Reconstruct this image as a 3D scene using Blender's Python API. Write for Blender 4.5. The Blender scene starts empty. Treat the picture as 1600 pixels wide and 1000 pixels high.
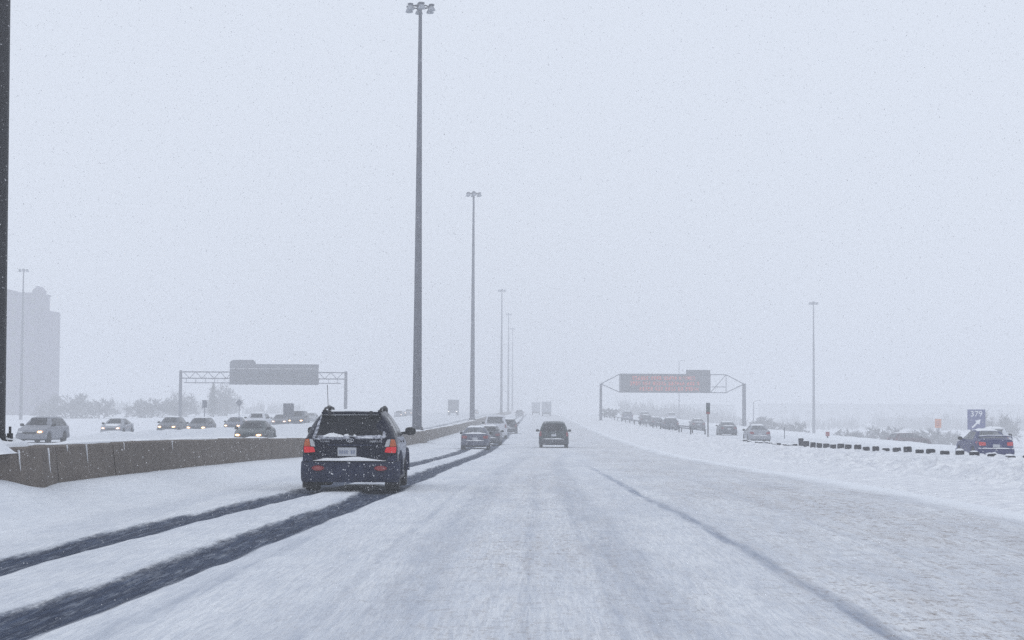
import bpy, bmesh, math, random
import numpy as np
from mathutils import Vector, Matrix
from mathutils.bvhtree import BVHTree
R = math.radians
random.seed(7)
scene = bpy.context.scene
col = scene.collection

# ------------------------------------------------------------------ camera, sky, sun, exposure
cam_data = bpy.data.cameras.new('camera')
cam = bpy.data.objects.new('camera', cam_data); col.objects.link(cam); scene.camera = cam
cam_data.sensor_width = 36.0
cam_data.lens = 63.0
cam_data.clip_start = 0.05
cam_data.clip_end = 6000
cam.location = (0, 0, 1.54)
cam.rotation_euler = (Matrix.Rotation(R(0.75), 3, 'Z') @ Matrix.Rotation(R(90 + 2.86), 3, 'X') @ Matrix.Rotation(R(0.32), 3, 'Z')).to_euler()

SUN_ELEV, SUN_AZ = 35.0, 200.0
world = bpy.data.worlds.new('World'); scene.world = world; world.use_nodes = True
wn = world.node_tree; wn.nodes.clear()
sky = wn.nodes.new('ShaderNodeTexSky'); sky.sky_type = 'NISHITA'; sky.sun_disc = False
sky.sun_elevation = R(SUN_ELEV); sky.sun_rotation = R(SUN_AZ); sky.dust_density = 4.0
ov = wn.nodes.new('ShaderNodeMix'); ov.data_type = 'RGBA'
ov.inputs[0].default_value = 0.95                       # closed cloud cover in front of the clear sky
ov.inputs[7].default_value = (7.75, 8.32, 9.36, 1)
bg = wn.nodes.new('ShaderNodeBackground'); bg.inputs['Strength'].default_value = 0.10
wo = wn.nodes.new('ShaderNodeOutputWorld')
wn.links.new(sky.outputs[0], ov.inputs[6]); wn.links.new(ov.outputs[2], bg.inputs['Color'])
wn.links.new(bg.outputs[0], wo.inputs['Surface'])

sd = bpy.data.lights.new('sun', 'SUN'); sd.energy = 0.5; sd.angle = R(40); sd.color = (1.0, 0.97, 0.93)
sun = bpy.data.objects.new('sun', sd); col.objects.link(sun)
sun.rotation_euler = (R(90 - SUN_ELEV), 0, R(-SUN_AZ + 180))

scene.view_settings.view_transform = 'Standard'
scene.view_settings.look = 'None'
scene.view_settings.gamma = 1.0
scene.view_settings.use_curve_mapping = False
scene.view_settings.exposure = 0.0
scene.render.engine = 'CYCLES'
cy = scene.cycles
cy.max_bounces = 6; cy.diffuse_bounces = 3; cy.glossy_bounces = 3; cy.transmission_bounces = 2
cy.volume_bounces = 2; cy.transparent_max_bounces = 8
cy.use_denoising = False
cy.caustics_reflective = False; cy.caustics_refractive = False
HAZE_DENSITY = 0.0027

# ------------------------------------------------------------------ helpers
def srgb(r, g, b):
    f = lambda c: (c / 255 / 12.92) if c / 255 <= 0.04045 else ((c / 255 + 0.055) / 1.055) ** 2.4
    return (f(r), f(g), f(b))

class MB:
    def __init__(s): s.v = []; s.f = []
    def add(s, vs, fs):
        o = len(s.v); s.v += [tuple(p) for p in vs]; s.f += [tuple(i + o for i in f) for f in fs]; return s
    def box(s, x0, x1, y0, y1, z0, z1):
        return s.add([(x0,y0,z0),(x1,y0,z0),(x1,y1,z0),(x0,y1,z0),(x0,y0,z1),(x1,y0,z1),(x1,y1,z1),(x0,y1,z1)],
                     [(0,3,2,1),(4,5,6,7),(0,1,5,4),(1,2,6,5),(2,3,7,6),(3,0,4,7)])
    def tube(s, p0, p1, r0, r1=None, n=8, cap=True):
        if r1 is None: r1 = r0
        p0 = Vector(p0); p1 = Vector(p1); d = (p1 - p0).normalized()
        a = d.orthogonal().normalized(); b = d.cross(a)
        vs = []
        for p, r in ((p0, r0), (p1, r1)):
            for i in range(n):
                t = 2 * math.pi * i / n
                vs.append(p + a * (math.cos(t) * r) + b * (math.sin(t) * r))
        fs = [(i, (i + 1) % n, n + (i + 1) % n, n + i) for i in range(n)]
        if cap: fs += [tuple(range(n - 1, -1, -1)), tuple(range(n, 2 * n))]
        return s.add(vs, fs)
    def path(s, pts, r, n=6):
        for a, b in zip(pts[:-1], pts[1:]): s.tube(a, b, r, r, n)
        return s
    def lathe(s, prof, c=(0, 0, 0), n=14, axis='Z'):
        vs = []; fs = []
        m = len(prof)
        for r, z in prof:
            for i in range(n):
                t = 2 * math.pi * i / n
                if axis == 'Z': vs.append((c[0] + r * math.cos(t), c[1] + r * math.sin(t), c[2] + z))
                else: vs.append((c[0] + z, c[1] + r * math.cos(t), c[2] + r * math.sin(t)))
        for k in range(m - 1):
            for i in range(n):
                fs.append((k * n + i, k * n + (i + 1) % n, (k + 1) * n + (i + 1) % n, (k + 1) * n + i))
        fs.append(tuple(range(n - 1, -1, -1))); fs.append(tuple(range((m - 1) * n, m * n)))
        return s.add(vs, fs)
    def prism(s, poly, y0, y1):                # polygon in x,z swept along y
        n = len(poly)
        vs = [(x, y0, z) for x, z in poly] + [(x, y1, z) for x, z in poly]
        fs = [(i, (i + 1) % n, n + (i + 1) % n, n + i) for i in range(n)] + [tuple(range(n - 1, -1, -1)), tuple(range(n, 2 * n))]
        return s.add(vs, fs)
    def mesh(s, name, sharp=38):
        me = bpy.data.meshes.new(name); me.from_pydata(s.v, [], s.f)
        bm = bmesh.new(); bm.from_mesh(me); bmesh.ops.recalc_face_normals(bm, faces=bm.faces); bm.to_mesh(me); bm.free()
        if sharp is not None:
            me.shade_smooth(); me.set_sharp_from_angle(angle=R(sharp))
        return me
    def build(s, name, mat, parent=None, sharp=38):
        return obj(name, s.mesh(name, sharp), mat, parent)

def obj(name, me, mat=None, parent=None):
    o = bpy.data.objects.new(name, me); col.objects.link(o)
    if mat is not None:
        if len(me.materials) == 0: me.materials.append(mat)
        if me.materials[0] is not mat:
            o.material_slots[0].link = 'OBJECT'; o.material_slots[0].material = mat
    if parent is not None: o.parent = parent
    return o

def empty(name, loc=(0, 0, 0), rz=0.0):
    o = bpy.data.objects.new(name, None); col.objects.link(o); o.location = loc; o.rotation_euler = (0, 0, rz)
    o.empty_display_size = 0.2
    return o

def tag(o, label=None, cat=None, group=None, kind=None):
    if label: o['label'] = label
    if cat: o['category'] = cat
    if group: o['group'] = group
    if kind: o['kind'] = kind
    return o

# ------------------------------------------------------------------ materials
def base_mat(name, color=(.5, .5, .5), rough=.6, metal=0.0, spec=.5):
    m = bpy.data.materials.new(name); m.use_nodes = True
    b = m.node_tree.nodes['Principled BSDF']
    b.inputs['Base Color'].default_value = (*color, 1); b.inputs['Roughness'].default_value = rough
    b.inputs['Metallic'].default_value = metal; b.inputs['Specular IOR Level'].default_value = spec
    return m, m.node_tree, b

def noise(nt, scale, detail=4, rough=.55, coords=None, vecscale=None):
    n = nt.nodes.new('ShaderNodeTexNoise'); n.inputs['Scale'].default_value = scale
    n.inputs['Detail'].default_value = detail; n.inputs['Roughness'].default_value = rough
    src = coords
    if src is None:
        tc = nt.nodes.new('ShaderNodeTexCoord'); src = tc.outputs['Object']
    if vecscale:
        mp = nt.nodes.new('ShaderNodeMapping'); mp.inputs['Scale'].default_value = vecscale
        nt.links.new(src, mp.inputs['Vector']); src = mp.outputs[0]
    nt.links.new(src, n.inputs['Vector'])
    return n.outputs['Fac']

def ramp(nt, fac, stops):
    r = nt.nodes.new('ShaderNodeValToRGB'); nt.links.new(fac, r.inputs[0])
    e = r.color_ramp.elements
    while len(e) < len(stops): e.new(.5)
    for i, (p, c) in enumerate(stops):
        e[i].position = p; e[i].color = (c, c, c, 1) if not hasattr(c, '__len__') else (*c, 1)
    return r.outputs[0]

def mixc(nt, fac, a, b):
    m = nt.nodes.new('ShaderNodeMix'); m.data_type = 'RGBA'
    for sock, v in ((m.inputs[0], fac), (m.inputs[6], a), (m.inputs[7], b)):
        if hasattr(v, 'is_linked'): nt.links.new(v, sock)
        elif hasattr(v, '__len__'): sock.default_value = (*v, 1)
        else: sock.default_value = v
    return m.outputs[2]

def math_node(nt, op, a, b=None, clamp=False):
    m = nt.nodes.new('ShaderNodeMath'); m.operation = op; m.use_clamp = clamp
    for sock, v in ((m.inputs[0], a), (m.inputs[1], b)):
        if v is None: continue
        if hasattr(v, 'is_linked'): nt.links.new(v, sock)
        else: sock.default_value = v
    return m.outputs[0]

def bump(nt, b, h, strength=.3, dist=.02):
    n = nt.nodes.new('ShaderNodeBump'); n.inputs['Strength'].default_value = strength; n.inputs['Distance'].default_value = dist
    nt.links.new(h, n.inputs['Height']); nt.links.new(n.outputs[0], b.inputs['Normal'])

def noisy(name, c0, c1, scale, rough=.6, metal=0, lo=.35, hi=.65, bstr=0, vecscale=None, spec=.5, bdist=.02):
    m, nt, b = base_mat(name, c0, rough, metal, spec)
    n = noise(nt, scale, 5, .6, vecscale=vecscale)
    nt.links.new(mixc(nt, ramp(nt, n, [(lo, 0), (hi, 1)]), c0, c1), b.inputs['Base Color'])
    if bstr: bump(nt, b, n, bstr, bdist)
    return m

def flat(name, c, rough=.5, metal=0, spec=.5): return base_mat(name, c, rough, metal, spec)[0]

def emit(name, c, strength, basec=(.05, .05, .05)):
    m, nt, b = base_mat(name, basec, .3)
    b.inputs['Emission Color'].default_value = (*c, 1); b.inputs['Emission Strength'].default_value = strength
    m.cycles.emission_sampling = 'NONE'
    return m

def snow_mat(name, c=(.80, .82, .86), c2=(.70, .725, .78), bs=.35, scale=3.0):
    m, nt, b = base_mat(name, c, .9, 0, .2)
    n = noise(nt, scale, 6, .62); n2 = noise(nt, scale * 9, 3, .6)
    nt.links.new(mixc(nt, ramp(nt, n, [(.38, 0), (.68, 1)]), c, c2), b.inputs['Base Color'])
    bump(nt, b, math_node(nt, 'ADD', n, math_node(nt, 'MULTIPLY', n2, .25)), bs, .06)
    return m

def road_mat(name):
    """packed snow over asphalt; 'bare' says how much pavement the tyres have opened, 'rut' pressed snow, 'dirt' grit, 'fresh' new snow"""
    m, nt, b = base_mat(name, (.6, .62, .66), .85, 0, .05)
    def attr(n):
        a = nt.nodes.new('ShaderNodeAttribute'); a.attribute_name = n; return a.outputs['Fac']
    bare, rut, dirt, fresh = attr('bare'), attr('rut'), attr('dirt'), attr('fresh')
    streak = noise(nt, 2.4, 7, .72, vecscale=(3.2, .30, 1))
    streak2 = noise(nt, 8.0, 5, .68, vecscale=(3.0, .14, 1))
    fine = noise(nt, 17, 5, .75, vecscale=(1.0, .5, 1)); clod = noise(nt, 4.2, 6, .75, vecscale=(1, .7, 1))
    cross = noise(nt, 5.0, 5, .7, vecscale=(.55, 1.6, 1))
    patch = noise(nt, .5, 5, .62); drift = noise(nt, .9, 4, .6, vecscale=(1.6, .18, 1))
    snowc = mixc(nt, ramp(nt, patch, [(.34, 0), (.66, 1)]), (.83, .85, .875), (.73, .755, .795))
    snowc = mixc(nt, math_node(nt, 'MULTIPLY', ramp(nt, drift, [(.43, 0), (.60, 1)]), .46), snowc, (.56, .595, .66))
    snowc = mixc(nt, math_node(nt, 'MULTIPLY', ramp(nt, streak2, [(.45, 0), (.58, 1)]), .42), snowc, (.50, .54, .615))
    streak3 = noise(nt, 22.0, 4, .7, vecscale=(2.4, .10, 1))
    snowc = mixc(nt, math_node(nt, 'MULTIPLY', ramp(nt, streak3, [(.50, 0), (.60, 1)]), .40), snowc, (.47, .505, .575))
    snowc = mixc(nt, math_node(nt, 'MULTIPLY', ramp(nt, cross, [(.52, 0), (.66, 1)]), .35), snowc, (.80, .83, .88))
    rm = math_node(nt, 'MULTIPLY', rut, math_node(nt, 'ADD', .35, ramp(nt, streak, [(.35, 0), (.62, 1)])), True)
    snowc = mixc(nt, rm, snowc, (.34, .38, .46))
    sp = math_node(nt, 'ADD', math_node(nt, 'MULTIPLY', fine, .55), math_node(nt, 'MULTIPLY', clod, .45))
    dirtm = math_node(nt, 'MULTIPLY', ramp(nt, sp, [(.515, 0), (.565, .7), (.62, 1)]), dirt)
    brown = mixc(nt, patch, (.24, .205, .19), (.38, .345, .325))
    slush = noise(nt, 3.2, 6, .7, vecscale=(2.2, .12, 1))
    snowc = mixc(nt, math_node(nt, 'MULTIPLY', math_node(nt, 'MULTIPLY', ramp(nt, slush, [(.46, 0), (.62, 1)]), dirt), .42), snowc, (.52, .50, .495))
    snowc = mixc(nt, dirtm, snowc, brown)
    snowc = mixc(nt, math_node(nt, 'MULTIPLY', dirt, .07), snowc, (.46, .42, .39))
    snowc = mixc(nt, fresh, snowc, mixc(nt, ramp(nt, clod, [(.4, 0), (.7, 1)]), (.84, .865, .90), (.76, .79, .84)))
    # pavement
    edge = math_node(nt, 'ADD', bare, math_node(nt, 'MULTIPLY', math_node(nt, 'SUBTRACT', streak, .5), 1.7))
    edge = math_node(nt, 'ADD', edge, math_node(nt, 'MULTIPLY', math_node(nt, 'SUBTRACT', fine, .5), .8))
    gate = ramp(nt, bare, [(.02, 0), (.30, 1)])
    mask = math_node(nt, 'MULTIPLY', ramp(nt, edge, [(.0, 0), (.30, .38), (.55, .85), (.85, 1)]), gate)
    asph = mixc(nt, ramp(nt, streak2, [(.42, 0), (.72, 1)]), (.010, .020, .050), (.060, .085, .145))
    dust = noise(nt, 6.0, 6, .75, vecscale=(2.4, .22, 1))
    asph = mixc(nt, math_node(nt, 'MULTIPLY', ramp(nt, dust, [(.51, 0), (.67, 1)]), .42), asph, (.42, .46, .53))
    nt.links.new(mixc(nt, math_node(nt, 'MULTIPLY', mask, .97), snowc, asph), b.inputs['Base Color'])
    rg = nt.nodes.new('ShaderNodeMix'); rg.inputs[2].default_value = .9; rg.inputs[3].default_value = .7
    nt.links.new(mask, rg.inputs[0]); nt.links.new(rg.outputs[0], b.inputs['Roughness'])
    h = math_node(nt, 'ADD', math_node(nt, 'MULTIPLY', streak2, .7), math_node(nt, 'ADD', math_node(nt, 'MULTIPLY', fine, .5), math_node(nt, 'MULTIPLY', clod, .8)))
    h = math_node(nt, 'ADD', h, math_node(nt, 'MULTIPLY', cross, .4))
    bump(nt, b, math_node(nt, 'SUBTRACT', h, math_node(nt, 'MULTIPLY', mask, .5)), .7, .04)
    return m

M = {}
M['snow'] = snow_mat('snow')
M['snow_bank'] = snow_mat('ploughed_snow', (.86, .875, .90), (.60, .62, .67), 1.0, 3.2)
M['snow_thin'] = noisy('thin_frost', (.16, .17, .21), (.52, .54, .60), 16, .9, 0, .38, .62)
M['snow_light'] = snow_mat('settled_snow', (.82, .84, .87), (.75, .77, .81), .3, 8)
M['road'] = road_mat('packed_snow_road')
def flake_mat():
    m = bpy.data.materials.new('snowflake'); m.use_nodes = True; nt = m.node_tree; nt.nodes.clear()
    a = nt.nodes.new('ShaderNodeBsdfDiffuse'); b = nt.nodes.new('ShaderNodeBsdfTranslucent'); x = nt.nodes.new('ShaderNodeMixShader'); o = nt.nodes.new('ShaderNodeOutputMaterial')
    a.inputs[0].default_value = (.95, .95, .96, 1); b.inputs[0].default_value = (.95, .95, .96, 1); x.inputs[0].default_value = .5
    nt.links.new(a.outputs[0], x.inputs[1]); nt.links.new(b.outputs[0], x.inputs[2]); nt.links.new(x.outputs[0], o.inputs[0])
    return m
M['flake'] = flake_mat()
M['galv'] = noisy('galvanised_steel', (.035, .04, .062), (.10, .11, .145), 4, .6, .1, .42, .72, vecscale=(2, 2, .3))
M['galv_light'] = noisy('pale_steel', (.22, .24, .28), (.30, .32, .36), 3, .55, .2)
M['dark_steel'] = noisy('deep_dark_steel', (.006, .006, .009), (.014, .014, .019), 6, .7, 0)  # bolts and posts; on the near mast its thinner haze put into colour
M['black'] = flat('black_plastic', (.012, .012, .015), .6)
M['tyre'] = noisy('snowy_tyre', (.012, .012, .014), (.12, .125, .14), 14, .85, 0, .55, .85)
M['rim'] = noisy('dull_rim', (.10, .105, .12), (.35, .36, .40), 9, .5, .4)
M['chrome'] = flat('chrome_letters', (.55, .57, .62), .3, .8)
M['plate'] = flat('licence_plate_white', (.42, .44, .48), .5)
M['plate_ink'] = flat('licence_plate_ink', (.20, .23, .32), .6)
M['red_lens'] = emit('red_lamp_lens', (1, .008, .015), .30, (.30, .004, .008))
M['red_dull'] = flat('dull_red_lens', (.22, .012, .02), .35)
M['red_clear'] = flat('red_lens_clear', (.50, .02, .03), .3)
M['red_far'] = flat('red_lens_unlit', (.16, .035, .045), .35)
M['amber_lens'] = flat('amber_lens', (.45, .10, .02), .3)
M['clear_lens'] = flat('clear_lens', (.45, .46, .48), .25)
M['head_lit'] = emit('headlight_lit', (1, .72, .33), 6.0, (.8, .7, .6))
M['head_white'] = emit('headlight_lit_white', (1, .95, .86), 2.2, (.8, .8, .8))
M['head_off'] = flat('headlight_off', (.45, .47, .5), .2)
M['head_halo'] = emit('lamp_halo_glow', (1, .36, .10), .7, (.35, .2, .12))  # orange halo of a lit lamp, put into the lens as glow
M['glass'] = noisy('dark_car_glass', (.004, .005, .008), (.014, .015, .022), 3, .2, 0, .4, .7, spec=.16)
M['glass_grey'] = noisy('frosted_car_glass', (.045, .05, .06), (.22, .235, .27), 3.5, .4, 0, .45, .8)
M['green'] = noisy('dark_green_sign', (.03, .06, .055), (.06, .085, .08), 5, .6)
M['blue_sign'] = noisy('blue_sign', (.03, .04, .17), (.05, .06, .21), 5, .5)
M['orange'] = flat('orange_sign', (.55, .20, .09), .5)
M['white_mark'] = flat('white_marking', (.75, .77, .8), .5)
M['sign_back'] = noisy('grey_sign_back', (.05, .055, .075), (.09, .095, .12), 4, .7)
M['vms'] = noisy('message_sign_face', (.035, .035, .045), (.07, .07, .085), 5, .5)
M['led'] = emit('sign_leds', (1, .13, .08), .36, (.3, .05, .03))
M['bark'] = noisy('bare_bark', (.06, .058, .066), (.14, .14, .155), 2, .9)
M['needles'] = noisy('evergreen_needles', (.02, .03, .028), (.05, .06, .055), 5, .9)
M['tower_wall'] = noisy('grey_tower_wall', (.055, .042, .10), (.085, .07, .13), .4, .8)
M['low_wall'] = noisy('pale_hall_wall', (.28, .29, .32), (.35, .36, .39), .3, .8)
M['win_far'] = flat('far_window', (.05, .052, .065), .4)

def concrete_mat():
    m, nt, b = base_mat('stained_concrete', (.2, .18, .165), .9, 0, .3)
    n1 = noise(nt, 2.2, 6, .65); n2 = noise(nt, 26, 4, .7); st = noise(nt, 2.0, 4, .6, vecscale=(1.2, 1.2, .12))
    c = mixc(nt, ramp(nt, n1, [(.3, 0), (.7, 1)]), (.105, .086, .074), (.165, .140, .120))
    c = mixc(nt, math_node(nt, 'MULTIPLY', ramp(nt, n2, [(.45, 0), (.75, 1)]), .5), c, (.23, .20, .175))
    c = mixc(nt, math_node(nt, 'MULTIPLY', ramp(nt, st, [(.56, 0), (.70, 1)]), .40), c, (.085, .07, .062))
    nt.links.new(c, b.inputs['Base Color']); bump(nt, b, n2, .5, .01)
    return m
M['concrete'] = concrete_mat()

def paint(name, c, dust=.35, snow=(.55, .57, .62), rough=.32, scale=7, lo=.5, hi=.78, spec=.16):
    m, nt, b = base_mat(name, c, rough, 0, spec)
    n = noise(nt, scale, 6, .68); n2 = noise(nt, 30, 3, .6)
    k = math_node(nt, 'MULTIPLY', ramp(nt, math_node(nt, 'ADD', math_node(nt, 'MULTIPLY', n, .75), math_node(nt, 'MULTIPLY', n2, .25)), [(lo, 0), (hi, 1)]), dust)
    nt.links.new(mixc(nt, k, c, snow), b.inputs['Base Color'])
    rr = nt.nodes.new('ShaderNodeMix'); rr.inputs[2].default_value = rough; rr.inputs[3].default_value = .85
    nt.links.new(k, rr.inputs[0]); nt.links.new(rr.outputs[0], b.inputs['Roughness'])
    return m
P_ = {
 'navy': paint('navy_black_paint', (.004, .006, .020), .12, (.22, .25, .34), .3, 6, .58, .85, .12),
 'navy_flat': paint('dark_bumper_plastic', (.014, .019, .048), .32, (.13, .155, .24), .7, 6, .45, .8, .15),
 'dark': paint('charcoal_paint', (.03, .034, .045), .5),
 'grey': paint('mid_grey_paint', (.065, .072, .09), .45),
 'steel': paint('steel_grey_paint', (.19, .20, .23), .4),
 'silver': paint('silver_paint', (.26, .275, .31), .5, (.55, .57, .62)),
 'white': paint('white_paint', (.55, .57, .62), .5, (.7, .72, .76)),
 'blue': paint('dark_blue_paint', (.008, .013, .10), .15, (.33, .36, .46)),
 'green': paint('dark_green_paint', (.022, .034, .036), .4),
 'maroon': paint('maroon_paint', (.075, .045, .055), .6),
 'saltblue': paint('salt_dusted_blue_paint', (.06, .068, .11), .7),
}

# ------------------------------------------------------------------ terrain functions
def vnoise(x, y, seed):
    xi = np.floor(x).astype(np.int64); yi = np.floor(y).astype(np.int64)
    xf = x - xi; yf = y - yi
    def h(a, b):
        n = (a * 374761393 + b * 668265263 + seed * 1442695041) & 0xFFFFFFFF
        n = ((n ^ (n >> 13)) * 1274126177) & 0xFFFFFFFF
        return ((n ^ (n >> 16)) & 0xFFFF) / 65535.0
    u = xf * xf * xf * (xf * (xf * 6 - 15) + 10); v = yf * yf * yf * (yf * (yf * 6 - 15) + 10)
    return (h(xi, yi) * (1 - u) + h(xi + 1, yi) * u) * (1 - v) + (h(xi, yi + 1) * (1 - u) + h(xi + 1, yi + 1) * u) * v
def fbm(x, y, seed, octs=4, gain=.5):
    a = 0; amp = 1; tot = 0
    for k in range(octs):
        a = a + vnoise(x * 2 ** k + 17.3 * k, y * 2 ** k - 9.1 * k, seed + k) * amp; tot += amp; amp *= gain
    return a / tot - .5
def sst(x, a, b):
    t = np.clip((x - a) / (b - a), 0, 1); return t * t * (3 - 2 * t)
_py = np.arange(-100, 3000, 1.0)
_pz = np.interp(_py, [-100, 28, 36, 48, 62, 90, 125, 180, 235, 340, 460, 600, 3000], [0, 0, -.06, -.2, -.42, -.75, -.95, -.98, -.88, -.5, -.1, .05, .05])
_k = np.hanning(21); _k /= _k.sum()
_pz = np.convolve(np.pad(_pz, 10, mode='edge'), _k, mode='valid')
def P(Y): return np.interp(Y, _py, _pz)
XL0, XL1 = -34.0, -8.3      # oncoming carriageway
XR0, XR1 = 15.5, 33.0       # carriageway right of the bank
def left_z(X, Y):
    ridge = (.40 + .28 * (1 - sst(Y, 170, 330))) * sst(Y, 90, 100) * np.exp(-((X + 23.5) / 1.7) ** 2)
    return np.clip(.046 * (-8.6 - X), 0, .30) + ridge - .9 * sst(-X, 50, 100)
def right_z(X, Y):
    return .05 - 1.5 * sst(X, 30.5, 36) - 3.2 * sst(X, 36, 60)
def terrain(X, Y):
    X = np.asarray(X, float); Y = np.asarray(Y, float)
    z = np.where(X < XL1, left_z(X, Y), 0.0)
    bank = .10 * sst(X, 7.2, 9.0) + .42 * sst(X, 9.0, 12.0) - .47 * sst(X, 13.2, 15.5)
    z = np.where((X > 7.2), bank, z)
    z = np.where(X > XR0, right_z(X, Y), z)
    sh = .30 * sst(-X, 6.3, 7.8) * (1 - .5 * sst(Y, 50, 120))
    z = np.where((X <= 0) & (X >= XL1), sh, z)
    return P(Y) + z
def gz(X, Y): return float(terrain(X, Y))

def yrows(y0, y1, dmin, k):
    ys = [y0]
    while ys[-1] < y1: ys.append(ys[-1] + max(dmin, k * max(ys[-1], 0)))
    ys[-1] = y1
    return np.array(ys)
def sheet(name, xs, ys, zf, mat, attrs=None, parent=None):
    X, Y = np.meshgrid(xs, ys); Z = zf(X, Y)
    nx, ny = len(xs), len(ys)
    v = np.stack([X.ravel(), Y.ravel(), Z.ravel()], 1)
    i = np.arange(nx * ny).reshape(ny, nx)
    q = np.stack([i[:-1, :-1], i[:-1, 1:], i[1:, 1:], i[1:, :-1]], -1).reshape(-1, 4)
    me = bpy.data.meshes.new(name)
    me.vertices.add(len(v)); me.vertices.foreach_set('co', v.ravel())
    me.loops.add(q.size); me.loops.foreach_set('vertex_index', q.ravel().astype(np.int32))
    me.polygons.add(len(q)); me.polygons.foreach_set('loop_start', np.arange(0, q.size, 4, dtype=np.int32))
    me.polygons.foreach_set('loop_total', np.full(len(q), 4, dtype=np.int32))
    me.update(calc_edges=True); me.validate(); me.shade_smooth()
    if attrs:
        for k, f in attrs.items():
            a = me.attributes.new(k, 'FLOAT', 'POINT'); a.data.foreach_set('value', f(X, Y).ravel().astype(np.float32))
    return obj(name, me, mat, parent)

# ------------------------------------------------------------------ ground
gx = np.array(sorted(set([-1500, -1000, -700, -500, -380, -300, -240, -190, -150, -120, -100, -85, -70, -60, -50, -42, -36, -34.0, -33.5, -30, -20, -10, 0, 8, 15, 22, 28, 32.5, 33.0, 34.5, 36, 39, 42, 46, 50, 55, 60, 70, 85, 100, 130, 170, 220, 300, 400, 600, 1000, 1500])), float)
gy = np.concatenate([np.array([-120, -60, -30.]), yrows(-10, 600, 6, .03), np.array([680, 800, 1000, 1300, 1700, 2500.])])
def ground_f(X, Y):
    return terrain(X, Y) - .35 * ((X > XL0 + .1) & (X < XR1 - .1) & (Y > -11) & (Y < 599)) + (np.abs(X) > 36) * .5 * fbm(X / 18, Y / 18, 3, 3) * ((X < -36) * .6 + (X > 36) * 1.0)
tag(sheet('ground', gx, gy, ground_f, M['snow']), kind='structure')

# ---- our carriageway, with the tyre tracks seen in the photograph (x along y, width, strength)
TR = [
 ([0, 12, 17.5, 24.6, 33, 46, 62, 100, 160, 300], [-5.7, -5.45, -5.24, -4.9, -4.42, -4.40, -4.45, -4.15, -4.15, -4.1], .33, 1.0),
 ([0, 12.4, 17.5, 23, 30.4, 40.6, 60.5, 102, 160, 300], [-4.1, -3.72, -3.48, -3.28, -3.0, -2.93, -3.05, -2.75, -2.7, -2.7], .36, 1.0),
 ([0, 12.3, 16.5, 21.5, 27.6, 33.7, 45, 80], [2.7, 2.47, 2.39, 2.31, 2.16, 1.98, 1.9, 1.9], .10, .50),
 ([0, 12, 16.4, 22, 30], [-3.0, -2.93, -2.82, -2.7, -2.75], .08, .30),
 ([0, 12, 17, 30, 60, 120], [1.15, 1.07, .86, .75, .8, 1.9], .30, .12),
 ([0, 15, 25, 60, 120], [-1.2, -1.13, -1.0, -.9, .3], .30, .12),
 ([0, 12, 30, 60], [.98, .90, .62, .6], .04, .22),
 ([0, 12, 30, 60], [1.32, 1.22, .95, .9], .04, .20),
 ([0, 12, 30, 60], [-1.32, -1.22, -1.05, -.95], .04, .20),
 ([0, 12, 30, 60], [-.98, -.92, -.85, -.8], .04, .18),
 ([0, 12, 30, 60], [-.12, -.08, 0, 0], .06, .2),
 ([0, 12, 30, 60], [.72, .62, .52, .5], .06, .22),
 ([0, 12, 30, 60], [-1.75, -1.62, -1.5, -1.4], .06, .18),
 ([0, 12, 30, 60], [4.1, 4.0, 3.8, 3.7], .05, .22),
 ([0, 12, 30, 60], [5.6, 5.4, 5.2, 5.0], .05, .18),
]
def tr_field(X, Y, only=None):
    b = np.zeros_like(X)
    wob = .10 * fbm(Y / 3.0, X * 0 + 2, 11, 3)
    for k, (ty, tx, w, s) in enumerate(TR):
        if only and k not in only: continue
        cx = np.interp(Y, ty, tx) + wob * (1 if w > .2 else .6)
        d = np.abs(X - cx)
        ww = w * (1 + .35 * fbm(Y / 1.7, X * 0 + k, 21 + k, 3))
        f = np.clip(1.18 - (d / ww) ** 2.4, 0, 1)
        if k in (2, 3) or k > 5: f = f * np.clip(.75 + .9 * fbm(Y / 3.5, X * 0 + 3 * k, 31 + k, 3), .35, 1.1)
        if k < 2: f = f * (1 - .5 * sst(Y, 105, 200))
        else: f = f * (1 - sst(Y, ty[-1] * .55, ty[-1]))
        b = np.maximum(b, f * s)
    return b
def road_f(X, Y):
    t = tr_field(X, Y, (0, 1)); t2 = tr_field(X, Y)
    mound = .24 * np.exp(-((X + 8.0) / .95) ** 2 - ((Y - 25.2) / 1.7) ** 2) + .2 * np.exp(-((X + 7.2) / .7) ** 2 - ((Y - 22.6) / 2.2) ** 2)
    lee = .07 * np.exp(-((X + 6.6) / .8) ** 2) * fbm(X / 1.5, Y / 4.0, 5, 3)
    r = .034 * fbm(X / .5, Y / 2.4, 41, 4) + .012 * fbm(X / .16, Y / .5, 51, 3)
    soft = np.where((X < -5.6) | (X > 6.4), .45, 1.0)
    lip = .02 * np.exp(-((np.abs(X + .0) - 5) / .3) ** 2) * 0
    edge_drop = -.06 * sst(X, 7.4, 7.9)
    return terrain(X, Y) + r * soft * (1 - .8 * t) - .035 * t - .02 * t2 + mound + lee + lip + edge_drop
def rut_f(X, Y):
    return np.clip(tr_field(X, Y, tuple(range(2, len(TR)))) * 2.1, 0, 1)
def dirt_f(X, Y):
    own = np.exp(-((X - .1) / 1.3) ** 2) * .6
    right = sst(X, 1.6, 3.2) * (1 - sst(X, 6.3, 7.3)) * .9
    return np.clip((own + right + .12 * (X > -2.4)) * (.75 + 1.0 * fbm(X / 1.6, Y / 5, 61, 3)), 0, 1)
def fresh_f(X, Y):
    return np.clip(sst(X + .8 * fbm(X / 2, Y / 4, 71, 3), 6.5, 7.3) + .5 * sst(-X, 5.6, 6.6), 0, 1)
rows = yrows(-6, 600, .13, .0042)
xs = np.arange(XL1, 8.2, .085)
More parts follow.
